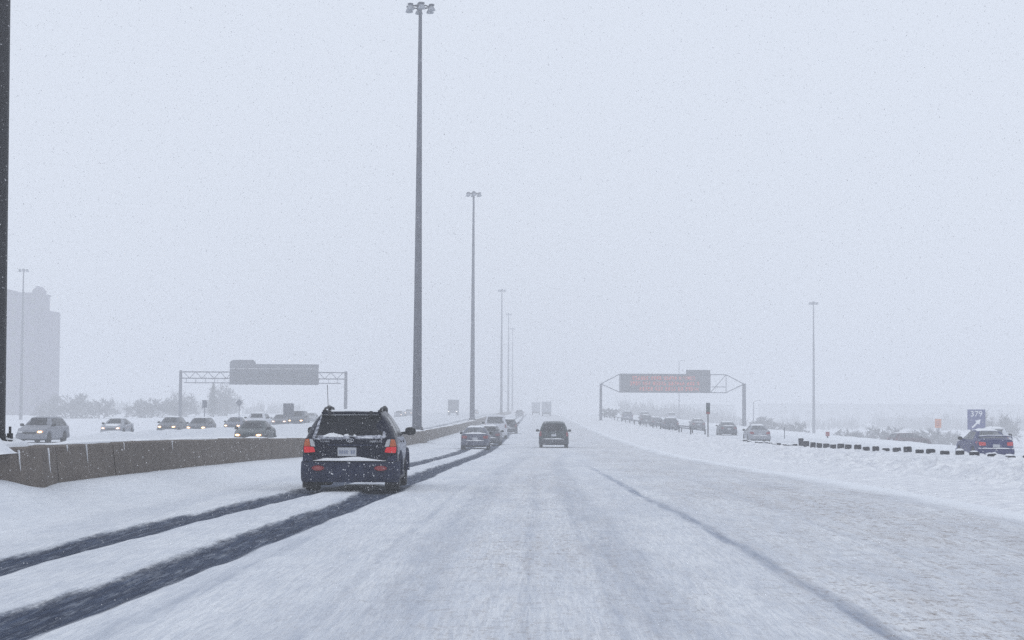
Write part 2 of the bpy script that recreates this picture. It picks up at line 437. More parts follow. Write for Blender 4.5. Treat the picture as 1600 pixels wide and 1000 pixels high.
tag(sheet('highway_road', xs, rows, road_f, M['road'], {'bare': lambda X, Y: tr_field(X, Y, (0, 1)), 'rut': rut_f, 'dirt': dirt_f, 'fresh': fresh_f}), 'snow packed highway lanes with two dark wheel tracks', kind='structure')

# ---- ploughed snow bank on the right
def bank_f(X, Y):
    w = sst(X, 8.6, 10.2) * (1 - sst(X, 14.6, 15.4))
    big = fbm(X / 1.3, Y / 1.9, 81, 3); mid = fbm(X / .38, Y / .5, 91, 3)
    clod = np.maximum(fbm(X / .22, Y / .26, 101, 2) - .04, 0)
    low = -.05 * (1 - sst(X, 7.2, 7.6)) + .03 * sst(X, 7.3, 8) * (1 - sst(X, 8, 9.5)) * (1 + 2 * fbm(X, Y / 4, 13, 3))
    w = w * (1 - .62 * np.exp(-((X - 12.5) / .9) ** 2))
    return terrain(X, Y) + low + w * (.26 * big + .22 * mid + .36 * clod)
tag(sheet('snow_bank', np.arange(7.2, XR0 + .01, .083), yrows(-6, 600, .14, .0042), bank_f, M['snow_bank']), kind='structure')

# ---- oncoming carriageway and the carriageway beyond the bank
def on_tracks(X, Y):
    b = np.zeros_like(X)
    for c, w, s in ((-10.9, .5, .9), (-12.6, .5, .8), (-14.8, .35, .35), (-16.4, .35, .35), (-19, .3, .25), (-24, .3, .2)):
        f = np.clip(1.15 - (np.abs(X - c - .3 * fbm(Y / 25, X * 0 + c, 7, 2)) / w) ** 2, 0, 1) * s
        b = np.maximum(b, f * np.clip(.55 + fbm(Y / 14, X * 0 - c, 19, 3), 0, 1))
    return b * sst(Y, 90, 170)
zero = lambda X, Y: X * 0
tag(sheet('oncoming_road', np.arange(XL0, XL1 + .01, .2586), yrows(-6, 600, .6, .01), lambda X, Y: terrain(X, Y) + (.05 + .3 * np.exp(-((X + 23.5) / 2) ** 2) * sst(Y, 88, 98)) * fbm(X / 1.2, Y / 2, 15, 3) * sst(X, XL0, XL0 + 2), M['road'], {'bare': on_tracks, 'rut': zero, 'dirt': lambda X, Y: X * 0 + .25, 'fresh': lambda X, Y: X * 0 + .25}), kind='structure')
def rt_tracks(X, Y):
    b = np.zeros_like(X)
    for c in (16.6, 18.2, 20.2, 21.8):
        b = np.maximum(b, np.clip(1.1 - (np.abs(X - c) / .3) ** 2, 0, 1) * .4)
    return b * np.clip(.5 + fbm(Y / 12, X * 0, 29, 3), 0, 1)
tag(sheet('collector_road', np.linspace(XR0, XR1, 60), yrows(-6, 600, .6, .01), lambda X, Y: terrain(X, Y) + .16 * fbm(X / 1.5, Y / 3, 25, 3) * sst(X, 26, 30) * (1 - sst(X, 31, 33)), M['road'], {'bare': rt_tracks, 'rut': zero, 'dirt': lambda X, Y: X * 0 + .2, 'fresh': lambda X, Y: .4 + .6 * sst(X, 24, 27)}), kind='structure')

# ------------------------------------------------------------------ median barrier
BX = -8.2
MASTS = [26.7, 125.0, 235.0, 437.0, 549.0, 650.0]
barrier = tag(empty('concrete_barrier', (BX, 24, gz(BX, 24))), 'long brown stained concrete barrier with snow on top left of the lanes', 'barrier')
def child(o, parent):
    o.parent = parent; o.matrix_parent_inverse = Matrix.Translation(-Vector(parent.location)); return o
def loft_y(secs, mat, name, parent=None):
    """secs: list of (y, [(x,z)...]) closed polygons"""
    mb = MB(); n = len(secs[0][1]); vs = []; fs = []
    for y, pl in secs: vs += [(x, y, z) for x, z in pl]
    for k in range(len(secs) - 1):
        for i in range(n): fs.append((k*n+i, k*n+(i+1) % n, (k+1)*n+(i+1) % n, (k+1)*n+i))
    fs.append(tuple(range(n-1, -1, -1))); fs.append(tuple(range((len(secs)-1)*n, len(secs)*n)))
    mb.add(vs, fs)
    return mb.build(name, mat, parent)
def btop(y): return float(P(y)) + .93
def bsec(y, hw=.20, wide=.36, top=0.0):
    z0 = float(P(y)) - .3; zt = btop(y) + top
    return (y, [(BX-wide, z0), (BX+wide, z0), (BX+wide, z0+.35), (BX+hw+.05, zt-.03), (BX+hw, zt), (BX-hw, zt), (BX-hw-.05, zt-.03), (BX-wide, z0+.35)])
def segs(y0, y1, L):
    n = max(1, round((y1-y0)/L)); return [(y0+(y1-y0)*i/n, y0+(y1-y0)*(i+1)/n) for i in range(n)]
edges = []
prev = 8.0
for my in MASTS[:5]:
    edges.append((prev, my-3.0)); prev = my+3.0
    # the barrier swells into a plinth round each mast
    pl = loft_y([bsec(my-2.98), bsec(my-1.7, .52, .64, .02), bsec(my-.2, .56, .66, .02), bsec(my+1.0, .56, .66, .02), bsec(my+2.98)] if my > 60 else
                [bsec(my-2.98), bsec(my-1.9, .52, .64, .02), bsec(my+.7, .56, .68, .02), bsec(my+.95, .56, .66, .02), bsec(my+2.98, .2, .34)], M['concrete'], 'mast_plinth')
    child(pl, barrier)
edges.append((prev, 600))
rng = random.Random(3)
for a, b in edges:
    for y0, y1 in segs(a, b, 4.0 if a < 130 else (8.0 if a < 240 else 30)):
        ym = (y0+y1)/2; dx = rng.uniform(-.008, .008); dz = rng.uniform(-.012, .012)
        secs = []
        for y in (y0+.02, ym, y1-.02):
            yy, pl = bsec(y); secs.append((y, [(x+dx, z+dz) for x, z in pl]))
        child(loft_y(secs, M['concrete'], 'barrier_section'), barrier)
# snow lying on the barrier, hanging over the edge here and there
def snow_ridge(y0, y1, xw, zbase, h, seed, step=.25):
    n = max(2, int((y1-y0)/step)); secs = []
    for i in range(n+1):
        y = y0+(y1-y0)*i/n; e = min(1, 3*i/n, 3*(n-i)/n)+.05
        f = float(fbm(np.array([y*.9]), np.array([seed*3.1]), seed, 3)[0])
        hh = max(.012, h*e*(1+1.6*f)); w = xw*(.85+.5*f)*(.6+.4*e)
        z = zbase(y)
        secs.append((y, [(BX-w, z-.02), (BX+w, z-.02), (BX+w*.95, z+hh*.45), (BX+w*.5, z+hh), (BX-w*.5, z+hh), (BX-w*.95, z+hh*.5)]))
    return secs
y = 12.0; sd_ = 1
while y < 230:
    L = rng.uniform(2.5, 7)*(1 if y < 70 else 3)
    if abs(min(MASTS, key=lambda m: abs(m-y-L/2))-y-L/2) > L/2+.3 or True:
        child(loft_y(snow_ridge(y, y+L, .22, btop, .035, sd_, .25 if y < 70 else 1.0), M['snow_light'], 'snow_cap'), barrier)
    y += L+rng.uniform(.0, 1.2); sd_ += 1
for my, sc in ((26.7, 1.0), (125, .8), (235, .7)):
    child(loft_y(snow_ridge(my-1.9, my+1.6, .56, lambda yy: btop(yy)+.02, .12, 40+int(my), .2), M['snow_light'], 'snow_cap'), barrier)
# heap of snow by the near mast foot
mb = MB()
nx = 12
hv = []
for j in range(nx+1):
    for i in range(nx+1):
        u = -1+2*i/nx; v = -1+2*j/nx; r2 = u*u+v*v
        hv.append((BX+.36+.42*u, 25.35+.55*v, btop(25.3)-.05+.30*max(0, 1-r2)**.7*(1+.25*math.sin(5*u+3*v))))
mb.add(hv, [(j*(nx+1)+i, j*(nx+1)+i+1, (j+1)*(nx+1)+i+1, (j+1)*(nx+1)+i) for j in range(nx) for i in range(nx)])
child(mb.build('snow_heap', M['snow_light']), barrier)
# icicle-like snow streaks down the face
for k, yy in enumerate([27.9, 28.7, 30.4, 31.7, 34.6, 39.2, 26.3]):
    L = rng.uniform(.10, .42); x0 = BX+(.24 if yy > 28 else .6); zt = btop(yy)
    s = MB()
    for q in range(4):
        t0, t1 = q/4, (q+1)/4
        xx = lambda t: x0+.015+.11*t*L/.9
        s.tube((xx(t0), yy+.01*math.sin(q*2), zt-.02-L*t0), (xx(t1), yy+.01*math.sin(q*2+2), zt-.02-L*t1), .013*(1-t0)+.005, .013*(1-t1)+.003, 6)
    child(s.build('snow_streak', M['snow_light']), barrier)

# ------------------------------------------------------------------ high masts
def mast_meshes():
    H = 30.0
    d = {}
    mb = MB()
    pts = [(.345, 0.0), (.33, 2), (.30, 6), (.255, 12), (.21, 18), (.165, 24), (.12, 29.6), (.12, 30.0)]
    mb.lathe(pts, n=12); d['pole'] = mb.mesh('pole')
    mb = MB(); mb.lathe([(.47, 0), (.47, .10), (.36, .11), (.36, .13)], n=16)
    d['base_flange'] = mb.mesh('base_flange')
    mb = MB(); mb.lathe([(.045, .1), (.045, .2), (.02, .2), (.02, .3)], n=6); d['anchor_bolt'] = mb.mesh('anchor_bolt')
    mb = MB()
    n = 20; r = .58
    for i in range(n):
        a, b = 2*math.pi*i/n, 2*math.pi*(i+1)/n
        mb.tube((r*math.cos(a), r*math.sin(a), H-.15), (r*math.cos(b), r*math.sin(b), H-.15), .05, n=6)
    for i in range(4):
        a = math.pi*i/2+.3; mb.tube((.1*math.cos(a), .1*math.sin(a), H-.15), (r*math.cos(a), r*math.sin(a), H-.15), .04, n=6)
    mb.lathe([(.2, H-.3), (.24, H-.2), (.24, H+.05), (.12, H+.2)], n=12)
    d['lamp_ring'] = mb.mesh('lamp_ring')
    mb = MB(); mb.tube((.55, 0, H-.15), (.86, 0, H-.1), .035, n=6); mb.lathe([(.10, H+.0), (.2, H-.03), (.2, H-.12), (.13, H-.16)], (.86, 0, 0), n=10)
    d['luminaire'] = mb.mesh('luminaire')
    mb = MB(); mb.lathe([(.13, H-.16), (.19, H-.26), (.26, H-.40), (.27, H-.47), (.2, H-.50)], (.86, 0, 0), n=12)
    d['reflector_bell'] = mb.mesh('reflector_bell')
    return d
MM = mast_meshes()
def mast(x, y, z, label, group, mat='galv', scale=1.0, detail=True):
    r = tag(empty('high_mast_light', (x, y, z), .35), label, 'light mast', group); r.scale = (scale,)*3
    obj('pole', MM['pole'], M[mat], r)
    if detail:
        f = obj('base_flange', MM['base_flange'], M[mat], r)
        for i in range(8):
            a = 2*math.pi*i/8; b = obj('anchor_bolt', MM['anchor_bolt'], M['dark_steel'], r)
            b.location = (.41*math.cos(a), .41*math.sin(a), 0)
    obj('lamp_ring', MM['lamp_ring'], M[mat], r)
    for i in range(6):
        l = obj('luminaire', MM['luminaire'], M[mat], r); l.rotation_euler = (0, 0, 2*math.pi*i/6+.35)
        obj('reflector_bell', MM['reflector_bell'], M['galv_light'], l)
    return r
labs = ['near black light mast rising at the left edge of the picture', 'tall grey light mast behind the black car, biggest whole mast', 'second grey light mast along the barrier, above the snowy sedan',
        'third, pale light mast along the barrier fading in the haze', 'fourth, faint light mast along the barrier just right of the third', 'fifth, faintest light mast along the barrier almost lost in haze']
for my, lb in zip(MASTS, labs):
    mast(BX-(.06 if my < 60 else .02), my, btop(my)+.02, lb, 'high masts along the median barrier', 'dark_steel' if my < 60 else 'galv')  # thinner haze before the near mast is put into its darker colour
mast(-101.5, 353, gz(-101.5, 353)-.2, 'faint light mast in front of the hazy tower block on the left', 'high masts beside the highway', detail=False)
mast(60.0, 387, gz(60, 387), 'lone light mast standing far off right of the message sign', 'high masts beside the highway', detail=False)

# ------------------------------------------------------------------ vehicles
def section(st):
    hw, zb, zbelt, zr, hr = st
    h = zbelt-zb; k = max(.12, min(1, (zr-zbelt)/.42))
    half = [(hw*.88, zb), (hw*.97, zb+.10*h), (hw, zb+.45*h), (hw*.99, zb+.80*h), (hw*.955, zbelt), ((hw*.955+hr)/2+.03*k, (zbelt+zr-.085*k)/2), (hr, zr-.085*k), (hr*.88, zr-.025*k), (hr*.5, zr-.004)]
    return [(0, zb)]+half+[(0, zr)]+[(-x, z) for x, z in reversed(half)]

def body_mesh(sts, wheels, rw):
    """sts: (y,hw,zb,zbelt,zr,hr); wheels: y of axles; rw: arch radius"""
    ys = [s[0] for s in sts]; arr = np.array(sts)
    extra = set(np.round(ys, 4))
    for wy in wheels:
        for f in (-1.0, -.93, -.75, -.45, 0, .45, .75, .93, 1.0): extra.add(round(wy+f*rw, 4))
    for a, b in zip(ys[:-1], ys[1:]):
        if b-a > .5: extra.add(round((a+b)/2, 4))
    extra = sorted(e for e in extra if ys[0] <= e <= ys[-1])
    rings = []
    for y in extra:
        v = [float(np.interp(y, arr[:, 0], arr[:, k])) for k in range(1, 6)]
        for wy in wheels:
            dy = abs(y-wy)
            if dy < rw: v[1] = max(v[1], .30+math.sqrt(max(0, rw*rw-dy*dy)))
        rings.append((y, section(v)))
    mb = MB(); n = len(rings[0][1]); vs = []; fs = []
    for y, pl in rings: vs += [(x, y, z) for x, z in pl]
    for k in range(len(rings)-1):
        for i in range(n): fs.append((k*n+i, k*n+(i+1) % n, (k+1)*n+(i+1) % n, (k+1)*n+i))
    fs.append(tuple(range(n-1, -1, -1))); fs.append(tuple(range((len(rings)-1)*n, len(rings)*n)))
    mb.add(vs, fs)
    return mb

DIRS = {'rear': (Vector((0, 1, 0)), lambda a, b: Vector((a, -9, b))), 'front': (Vector((0, -1, 0)), lambda a, b: Vector((a, 9, b))),
        'right': (Vector((-1, 0, 0)), lambda a, b: Vector((9, a, b))), 'left': (Vector((1, 0, 0)), lambda a, b: Vector((-9, a, b))),
        'top': (Vector((0, 0, -1)), lambda a, b: Vector((a, b, 9)))}
def conform(bvh, side, quad, nu=6, nv=4, off=.008, thick=.03, rnd=0.0, jitter=0.0, bulge=0.0, seed=0):
    d, org = DIRS[side]
    rg = random.Random(seed)
    outer = []; inner = []
    (a0, b0), (a1, b1), (a2, b2), (a3, b3) = quad
    for j in range(nv+1):
        for i in range(nu+1):
            u, v = i/nu, j/nv
            if rnd > 0:
                cx, cyy = 2*u-1, 2*v-1
                x2 = cx*math.sqrt(1-cyy*cyy/2); y2 = cyy*math.sqrt(1-cx*cx/2)
                cx += (x2-cx)*rnd; cyy += (y2-cyy)*rnd
                u, v = (cx+1)/2, (cyy+1)/2
            if jitter and (i in (0, nu) or j in (0, nv)):
                u += rg.uniform(-jitter, jitter); v += rg.uniform(-jitter, jitter)
            a = (1-u)*(1-v)*a0+u*(1-v)*a1+u*v*a2+(1-u)*v*a3
            b = (1-u)*(1-v)*b0+u*(1-v)*b1+u*v*b2+(1-u)*v*b3
            o = org(a, b); hit = bvh.ray_cast(o, d)
            p = hit[0] if hit[0] is not None else bvh.find_nearest(o-o.dot(d)*d)[0]
            e = 1-max(abs(2*i/nu-1), abs(2*j/nv-1))
            bl = bulge*min(1, e*2.2)*(1+(rg.uniform(-.3, .3) if jitter else 0))
            outer.append(p-d*(off+bl)); inner.append(p+d*thick)
    mb = MB(); w = nu+1; N = len(outer)
    fs = [(j*w+i, j*w+i+1, (j+1)*w+i+1, (j+1)*w+i) for j in range(nv) for i in range(nu)]
    rim = [i for i in range(w)]+[j*w+nu for j in range(1, nv+1)]+[nv*w+i for i in range(nu-1, -1, -1)]+[j*w for j in range(nv-1, 0, -1)]
    side_f = [(rim[k], rim[(k+1) % len(rim)], N+rim[(k+1) % len(rim)], N+rim[k]) for k in range(len(rim))]
    mb.add(outer+inner, fs+[tuple(reversed([i+N for i in f])) for f in fs]+side_f)
    return mb

def wheel_meshes(r, w):
    t = MB(); t.lathe([(r*.66, -w/2), (r*.93, -w/2), (r, -w*.36), (r, w*.36), (r*.93, w/2), (r*.66, w/2)], n=20, axis='X')
    rim = MB(); rim.lathe([(r*.2, w*.40), (r*.25, w*.46), (r*.58, w*.44), (r*.67, w*.50), (r*.67, w*.3)], n=20, axis='X')
    return t.mesh('tyre'), rim.mesh('rim')

KINDS = {
 'sedan': dict(L=4.6, sts=[(-2.30, .68, .36, .80, .86, .60), (-2.22, .80, .27, .92, .985, .70), (-1.78, .86, .22, .94, 1.01, .74), (-1.62, .87, .22, .94, 1.03, .74), (-.92, .875, .21, .93, 1.36, .575), (-.3, .875, .21, .92, 1.42, .58), (.30, .875, .21, .91, 1.39, .57), (1.10, .87, .21, .90, .98, .72), (1.85, .84, .22, .82, .87, .68), (2.2, .76, .26, .70, .76, .60), (2.30, .62, .34, .60, .64, .5)],
    wheels=(-1.38, 1.36), rw=.37, wr=.31, ww=.20, track=.77,
    rear=[(-.66, 1.04), (.66, 1.04), (.52, 1.345), (-.52, 1.345)], front=[(-.68, 1.0), (.68, 1.0), (.52, 1.355), (-.52, 1.355)],
    sides=[[(-1.32, .97), (-.38, .96), (-.38, 1.32), (-.88, 1.30)], [(-.30, .96), (.82, .95), (.30, 1.31), (-.30, 1.33)]],
    tail=[(.48, .70), (.82, .70), (.84, .88), (.48, .86)], head=[(.42, .56), (.74, .58), (.74, .69), (.42, .68)],
    plate=[(-.16, .62), (.16, .62), (.16, .76), (-.16, .76)], bump=(.30, .56, .84), fb=(.26, .50, .80), mirror=(.86, .80, .96), grille=[(-.38, .52), (.38, .52), (.38, .62), (-.38, .62)]),
 'suv': dict(L=4.5, sts=[(-2.20, .86, .30, 1.00, 1.07, .74), (-2.15, .915, .28, 1.03, 1.12, .73), (-1.88, .925, .28, 1.04, 1.52, .635), (-1.70, .925, .28, 1.04, 1.56, .64), (-.5, .925, .28, 1.03, 1.60, .645), (.3, .92, .28, 1.02, 1.56, .63), (1.05, .915, .30, 1.02, 1.13, .74), (1.85, .885, .30, .95, 1.01, .70), (2.15, .80, .36, .82, .88, .62), (2.25, .66, .44, .70, .74, .52)],
    wheels=(-1.35, 1.30), rw=.42, wr=.345, ww=.27, track=.785,
    rear=[(-.68, 1.09), (.68, 1.09), (.575, 1.495), (-.575, 1.495)], front=[(-.70, 1.14), (.70, 1.14), (.57, 1.52), (-.57, 1.52)],
    sides=[[(-1.78, 1.10), (-1.08, 1.10), (-1.08, 1.46), (-1.66, 1.45)], [(-1.0, 1.09), (-.18, 1.08), (-.18, 1.49), (-1.0, 1.48)], [(-.10, 1.08), (.80, 1.07), (.22, 1.46), (-.10, 1.49)]],
    tail=[(.66, .76), (.88, .76), (.86, 1.02), (.72, 1.02)], head=[(.44, .70), (.78, .74), (.78, .88), (.44, .86)],
    plate=[(-.21, .70), (.14, .70), (.14, .86), (-.21, .86)], bump=(.20, .61, .93), fb=(.30, .60, .88), mirror=(.74, .92, 1.12), grille=[(-.40, .66), (.40, .66), (.40, .80), (-.40, .80)]),
 'van': dict(L=4.8, sts=[(-2.38, .84, .40, 1.02, 1.10, .72), (-2.33, .93, .34, 1.05, 1.20, .74), (-2.12, .95, .28, 1.06, 1.66, .66), (-1.9, .955, .26, 1.06, 1.72, .68), (-.4, .96, .26, 1.03, 1.76, .69), (.45, .955, .26, 1.0, 1.72, .67), (1.45, .94, .26, .98, 1.10, .76), (2.05, .90, .28, .88, .96, .72), (2.3, .82, .34, .74, .80, .62), (2.4, .68, .42, .62, .66, .52)],
    wheels=(-1.45, 1.45), rw=.40, wr=.33, ww=.21, track=.82,
    rear=[(-.72, 1.12), (.72, 1.12), (.62, 1.60), (-.62, 1.60)], front=[(-.74, 1.13), (.74, 1.13), (.60, 1.66), (-.60, 1.66)],
    sides=[[(-2.0, 1.10), (-.95, 1.09), (-.95, 1.60), (-1.9, 1.59)], [(-.87, 1.08), (.12, 1.07), (.12, 1.63), (-.87, 1.62)], [(.20, 1.06), (1.15, 1.05), (.42, 1.58), (.20, 1.63)]],
    tail=[(.78, .80), (.92, .80), (.90, 1.12), (.80, 1.12)], head=[(.46, .62), (.78, .66), (.78, .78), (.46, .76)],
    plate=[(-.16, .80), (.16, .80), (.16, .94), (-.16, .94)], bump=(.28, .62, .94), fb=(.28, .56, .88), mirror=(1.05, .95, 1.10), grille=[(-.40, .58), (.40, .58), (.40, .72), (-.40, .72)]),
 'wagon': dict(L=4.7, sts=[(-2.32, .74, .38, .90, .98, .66), (-2.27, .85, .28, .94, 1.03, .68), (-1.95, .875, .24, .95, 1.42, .58), (-1.75, .88, .23, .95, 1.47, .60), (-.4, .885, .22, .93, 1.50, .61), (.35, .885, .22, .92, 1.46, .59), (1.10, .88, .22, .91, 1.0, .73), (1.85, .85, .23, .84, .89, .68), (2.2, .78, .27, .72, .78, .60), (2.3, .64, .35, .62, .66, .5)],
    wheels=(-1.38, 1.38), rw=.38, wr=.32, ww=.21, track=.775,
    rear=[(-.66, 1.02), (.66, 1.02), (.54, 1.39), (-.54, 1.39)], front=[(-.69, 1.02), (.69, 1.02), (.54, 1.41), (-.54, 1.41)],
    sides=[[(-1.85, 1.0), (-1.1, .99), (-1.1, 1.38), (-1.72, 1.36)], [(-1.02, .99), (-.2, .98), (-.2, 1.41), (-1.02, 1.40)], [(-.12, .98), (.85, .96), (.28, 1.38), (-.12, 1.41)]],
    tail=[(.62, .74), (.85, .74), (.84, .96), (.66, .96)], head=[(.42, .60), (.75, .62), (.75, .73), (.42, .72)],
    plate=[(-.16, .70), (.16, .70), (.16, .84), (-.16, .84)], bump=(.30, .60, .87), fb=(.28, .54, .82), mirror=(.86, .84, 1.0), grille=[(-.38, .55), (.38, .55), (.38, .66), (-.38, .66)]),
}
def u_bumper(L, z0, z1, hw, rear=True, depth=.12, wrap=.42):
    s = -1 if rear else 1
    yo = s*(L/2+.02); pts = [(hw, yo-s*wrap), (hw, yo-s*.16), (hw*.93, yo-s*.05), (hw*.6, yo), (0, yo+s*.015)]
    pts = pts+[(-x, y) for x, y in reversed(pts[:-1])]
    mb = MB(); prof = [(0, z0), (.03, z0+.05), (.045, (z0+z1)/2), (.03, z1-.03), (-.02, z1), (-.14, z1), (-.14, z0)]
    n = len(prof); vs = []; fs = []
    for k, (x, y) in enumerate(pts):
        nx_, ny_ = (x/hw)*.6, s*(1-.6*abs(x/hw))
        l = math.hypot(nx_, ny_) or 1
        for d, z in prof: vs.append((x+nx_/l*d*.6, y+ny_/l*d, z))
    for k in range(len(pts)-1):
        for i in range(n): fs.append((k*n+i, k*n+(i+1) % n, (k+1)*n+(i+1) % n, (k+1)*n+i))
    fs.append(tuple(range(n-1, -1, -1))); fs.append(tuple(range((len(pts)-1)*n, len(pts)*n)))
    return mb.add(vs, fs)

CACHE = {}
CORES = {}
def kind_parts(kind):
    """list of (part name, mesh, role, sub) shared by every vehicle of the kind"""
    if kind in CACHE: return CACHE[kind]
    k = KINDS[kind]; mbody = body_mesh(k['sts'], k['wheels'], k['rw'])
    me = mbody.mesh(kind+'_body', 30)
    bvh = BVHTree.FromPolygons([Vector(v) for v in mbody.v], mbody.f)
    out = [('body', me, 'paint')]
    def c(name, side, quad, role, **kw): out.append((name, conform(bvh, side, quad, **kw).mesh(name, 30), role))
    c('rear_window', 'rear', k['rear'], 'glass', nu=8, rnd=.12); c('windshield', 'front', k['front'], 'glass', nu=8, rnd=.1)
    for q in k['sides']:
        c('side_window', 'right', q, 'glass', rnd=.1); c('side_window', 'left', q, 'glass', rnd=.1)
    mir = lambda q: [(-a, b) for a, b in q]
    for q in (k['tail'], mir(k['tail'])): c('tail_light', 'rear', q, 'tail', off=.02, rnd=.25)
    for i, q in enumerate((k['head'], mir(k['head']))): c('headlight', 'front', q, 'head%d' % i, off=.02, rnd=.4)
    CORES[kind] = {}
    for i, q in enumerate((k['head'], mir(k['head']))):
        cx_ = sum(p[0] for p in q)/4; cz_ = sum(p[1] for p in q)/4
        CORES[kind]['head%d' % i] = conform(bvh, 'front', [(cx_+(a-cx_)*.62, cz_+(b-cz_)*.72) for a, b in q], off=.035, rnd=.6).mesh('lamp_core', 30)
    c('license_plate', 'rear', k['plate'], 'plate', nu=2, nv=2, off=.03)
    c('grille', 'front', k['grille'], 'black', off=.012, rnd=.15)
    out.append(('bumper', u_bumper(k['L'], k['bump'][0], k['bump'][1], k['bump'][2]).mesh('bumper'), 'bumper'))
    out.append(('bumper', u_bumper(k['L']-.02, k['fb'][0], k['fb'][1], k['fb'][2], False).mesh('bumper'), 'bumper'))
    for s in (-1, 1):
        y, x, z = k['mirror']; mb = MB()
        mb.tube((s*(x-.12), y, z-.02), (s*(x+.03), y, z), .03, n=6)
        cx = s*(x+.10); ring = []
        prof = [(.55, -.035), (.95, -.03), (1.0, .03), (.75, .09), (.35, .12)]
        vs = []; fs = []
        for f, dy in prof:
            for i in range(12):
                t = 2*math.pi*i/12; ex = abs(math.cos(t))**.7*math.copysign(1, math.cos(t)); ez = abs(math.sin(t))**.7*math.copysign(1, math.sin(t))
                vs.append((cx+.115*f*ex, y+dy, z+.03+.085*f*ez))
        for q in range(4):
            for i in range(12): fs.append((q*12+i, q*12+(i+1) % 12, (q+1)*12+(i+1) % 12, (q+1)*12+i))
        fs += [tuple(range(11, -1, -1)), tuple(range(48, 60))]
        mb.add(vs, fs); out.append(('mirror', mb.mesh('mirror'), 'black'))
        for q in k['sides'][-2:]:
            yh = q[0][0]+.12; zz = q[0][1]-.14
            c('door_handle', 'right' if s > 0 else 'left', [(yh, zz), (yh+.16, zz), (yh+.16, zz+.03), (yh, zz+.03)], 'paint', nu=2, nv=1, off=.025)
    under = MB(); zb = k['sts'][2][2]; under.box(-k['sts'][2][1]*.72, k['sts'][2][1]*.72, -k['L']/2+.25, k['L']/2-.25, zb-.04, zb+.34); out.append(('underbody', under.mesh('underbody'), 'black'))
    # settled snow
    st = k['sts']; top = [s for s in st if s[4] > .93*max(q[4] for q in st)]
    y0, y1 = top[0][0]+.03, top[-1][0]-.02; hr = top[0][5]*.9
    c('roof_snow', 'top', [(-hr, y0), (hr, y0), (hr, y1), (-hr, y1)], 'snow', nu=8, nv=8, off=.004, thick=.02, jitter=.04, bulge=.045, rnd=.2, seed=3)
    if kind == 'sedan':
        c('boot_snow', 'top', [(-.62, -2.2), (.62, -2.2), (.62, -1.72), (-.62, -1.72)], 'snow', nu=8, nv=4, off=.004, thick=.03, jitter=.04, bulge=.05, seed=5)
    N_ = 14; lz = k['bump'][1]; lw = k['bump'][2]*.8; lv = []; ledge = MB()
    for i in range(N_+1):
        x = -lw+2*lw*i/N_; e = max(.15, min(1, 5*min(i, N_-i)/N_)); yo = -k['L']/2-.07+.10*(x/lw)**2; h = (.05+.012*math.sin(8*x))*e
        lv += [(x, yo, lz-.004), (x, yo+.01, lz+h*.7), (x, yo+.08, lz+h), (x, yo+.17, lz+h*1.1), (x, yo+.20, lz-.004)]
    ledge.add(lv, [(q*5+i, q*5+(i+1) % 5, (q+1)*5+(i+1) % 5, (q+1)*5+i) for q in range(N_) for i in range(5)]+[(4, 3, 2, 1, 0), tuple(range(N_*5, N_*5+5))])
    out.append(('bumper_snow', ledge.mesh('bumper_snow'), 'snow'))
    yf = [s for s in st if s[0] > .9]
    c('hood_snow', 'top', [(-.55, yf[1][0]-.55), (.55, yf[1][0]-.55), (.5, yf[1][0]+.2), (-.5, yf[1][0]+.2)], 'snow', nu=6, nv=5, off=.003, thick=.03, jitter=.06, bulge=.02, rnd=.4, seed=7)
    wt, wrim = wheel_meshes(k['wr'], k['ww'])
    CACHE[kind] = (out, wt, wrim, bvh)
    return CACHE[kind]

def vehicle(name, kind, x, y, rz, label, cat, pnt, group=None, z=None, head=None, tail='red_far', glass='glass', snow=('roof_snow', 'bumper_snow'), bumper=None, scale=(1, 1, 1), skip=()):
    parts, wt, wrim, bvh = kind_parts(kind); k = KINDS[kind]
    r = empty(name, (x, y, gz(x, y)-(.05 if y > 60 else 0) if z is None else z), rz); r.scale = scale
    tag(r, label, cat, group)
    heads = head or ('head_off', 'head_off')
    for pn, me, role in parts:
        if role == 'snow' and pn not in snow: continue
        if pn in skip: continue
        m = {'paint': P_[pnt], 'glass': M[glass], 'tail': M[tail], 'head0': M[heads[0]], 'head1': M[heads[1]], 'plate': M['plate'], 'black': M['black'], 'bumper': P_[bumper or pnt], 'snow': M['snow_light']}[role]
        if pn == 'headlight' and m.name.startswith('headlight_lit'):
            o = obj(pn, me, M['head_halo'], r)  # lens glows orange to imitate the halo round the bright core
            obj('lamp_core', CORES[kind][role], m, o)
        else:
            o = obj(pn, me, m, r)
    for wy in k['wheels']:
        for s in (-1, 1):
            w = obj('wheel', wt, M['tyre'], r); w.location = (s*k['track'], wy, k['wr']-.01); w.rotation_euler = (0, 0, 0 if s > 0 else math.pi)
            obj('rim', wrim, M['rim'], w)
    return r

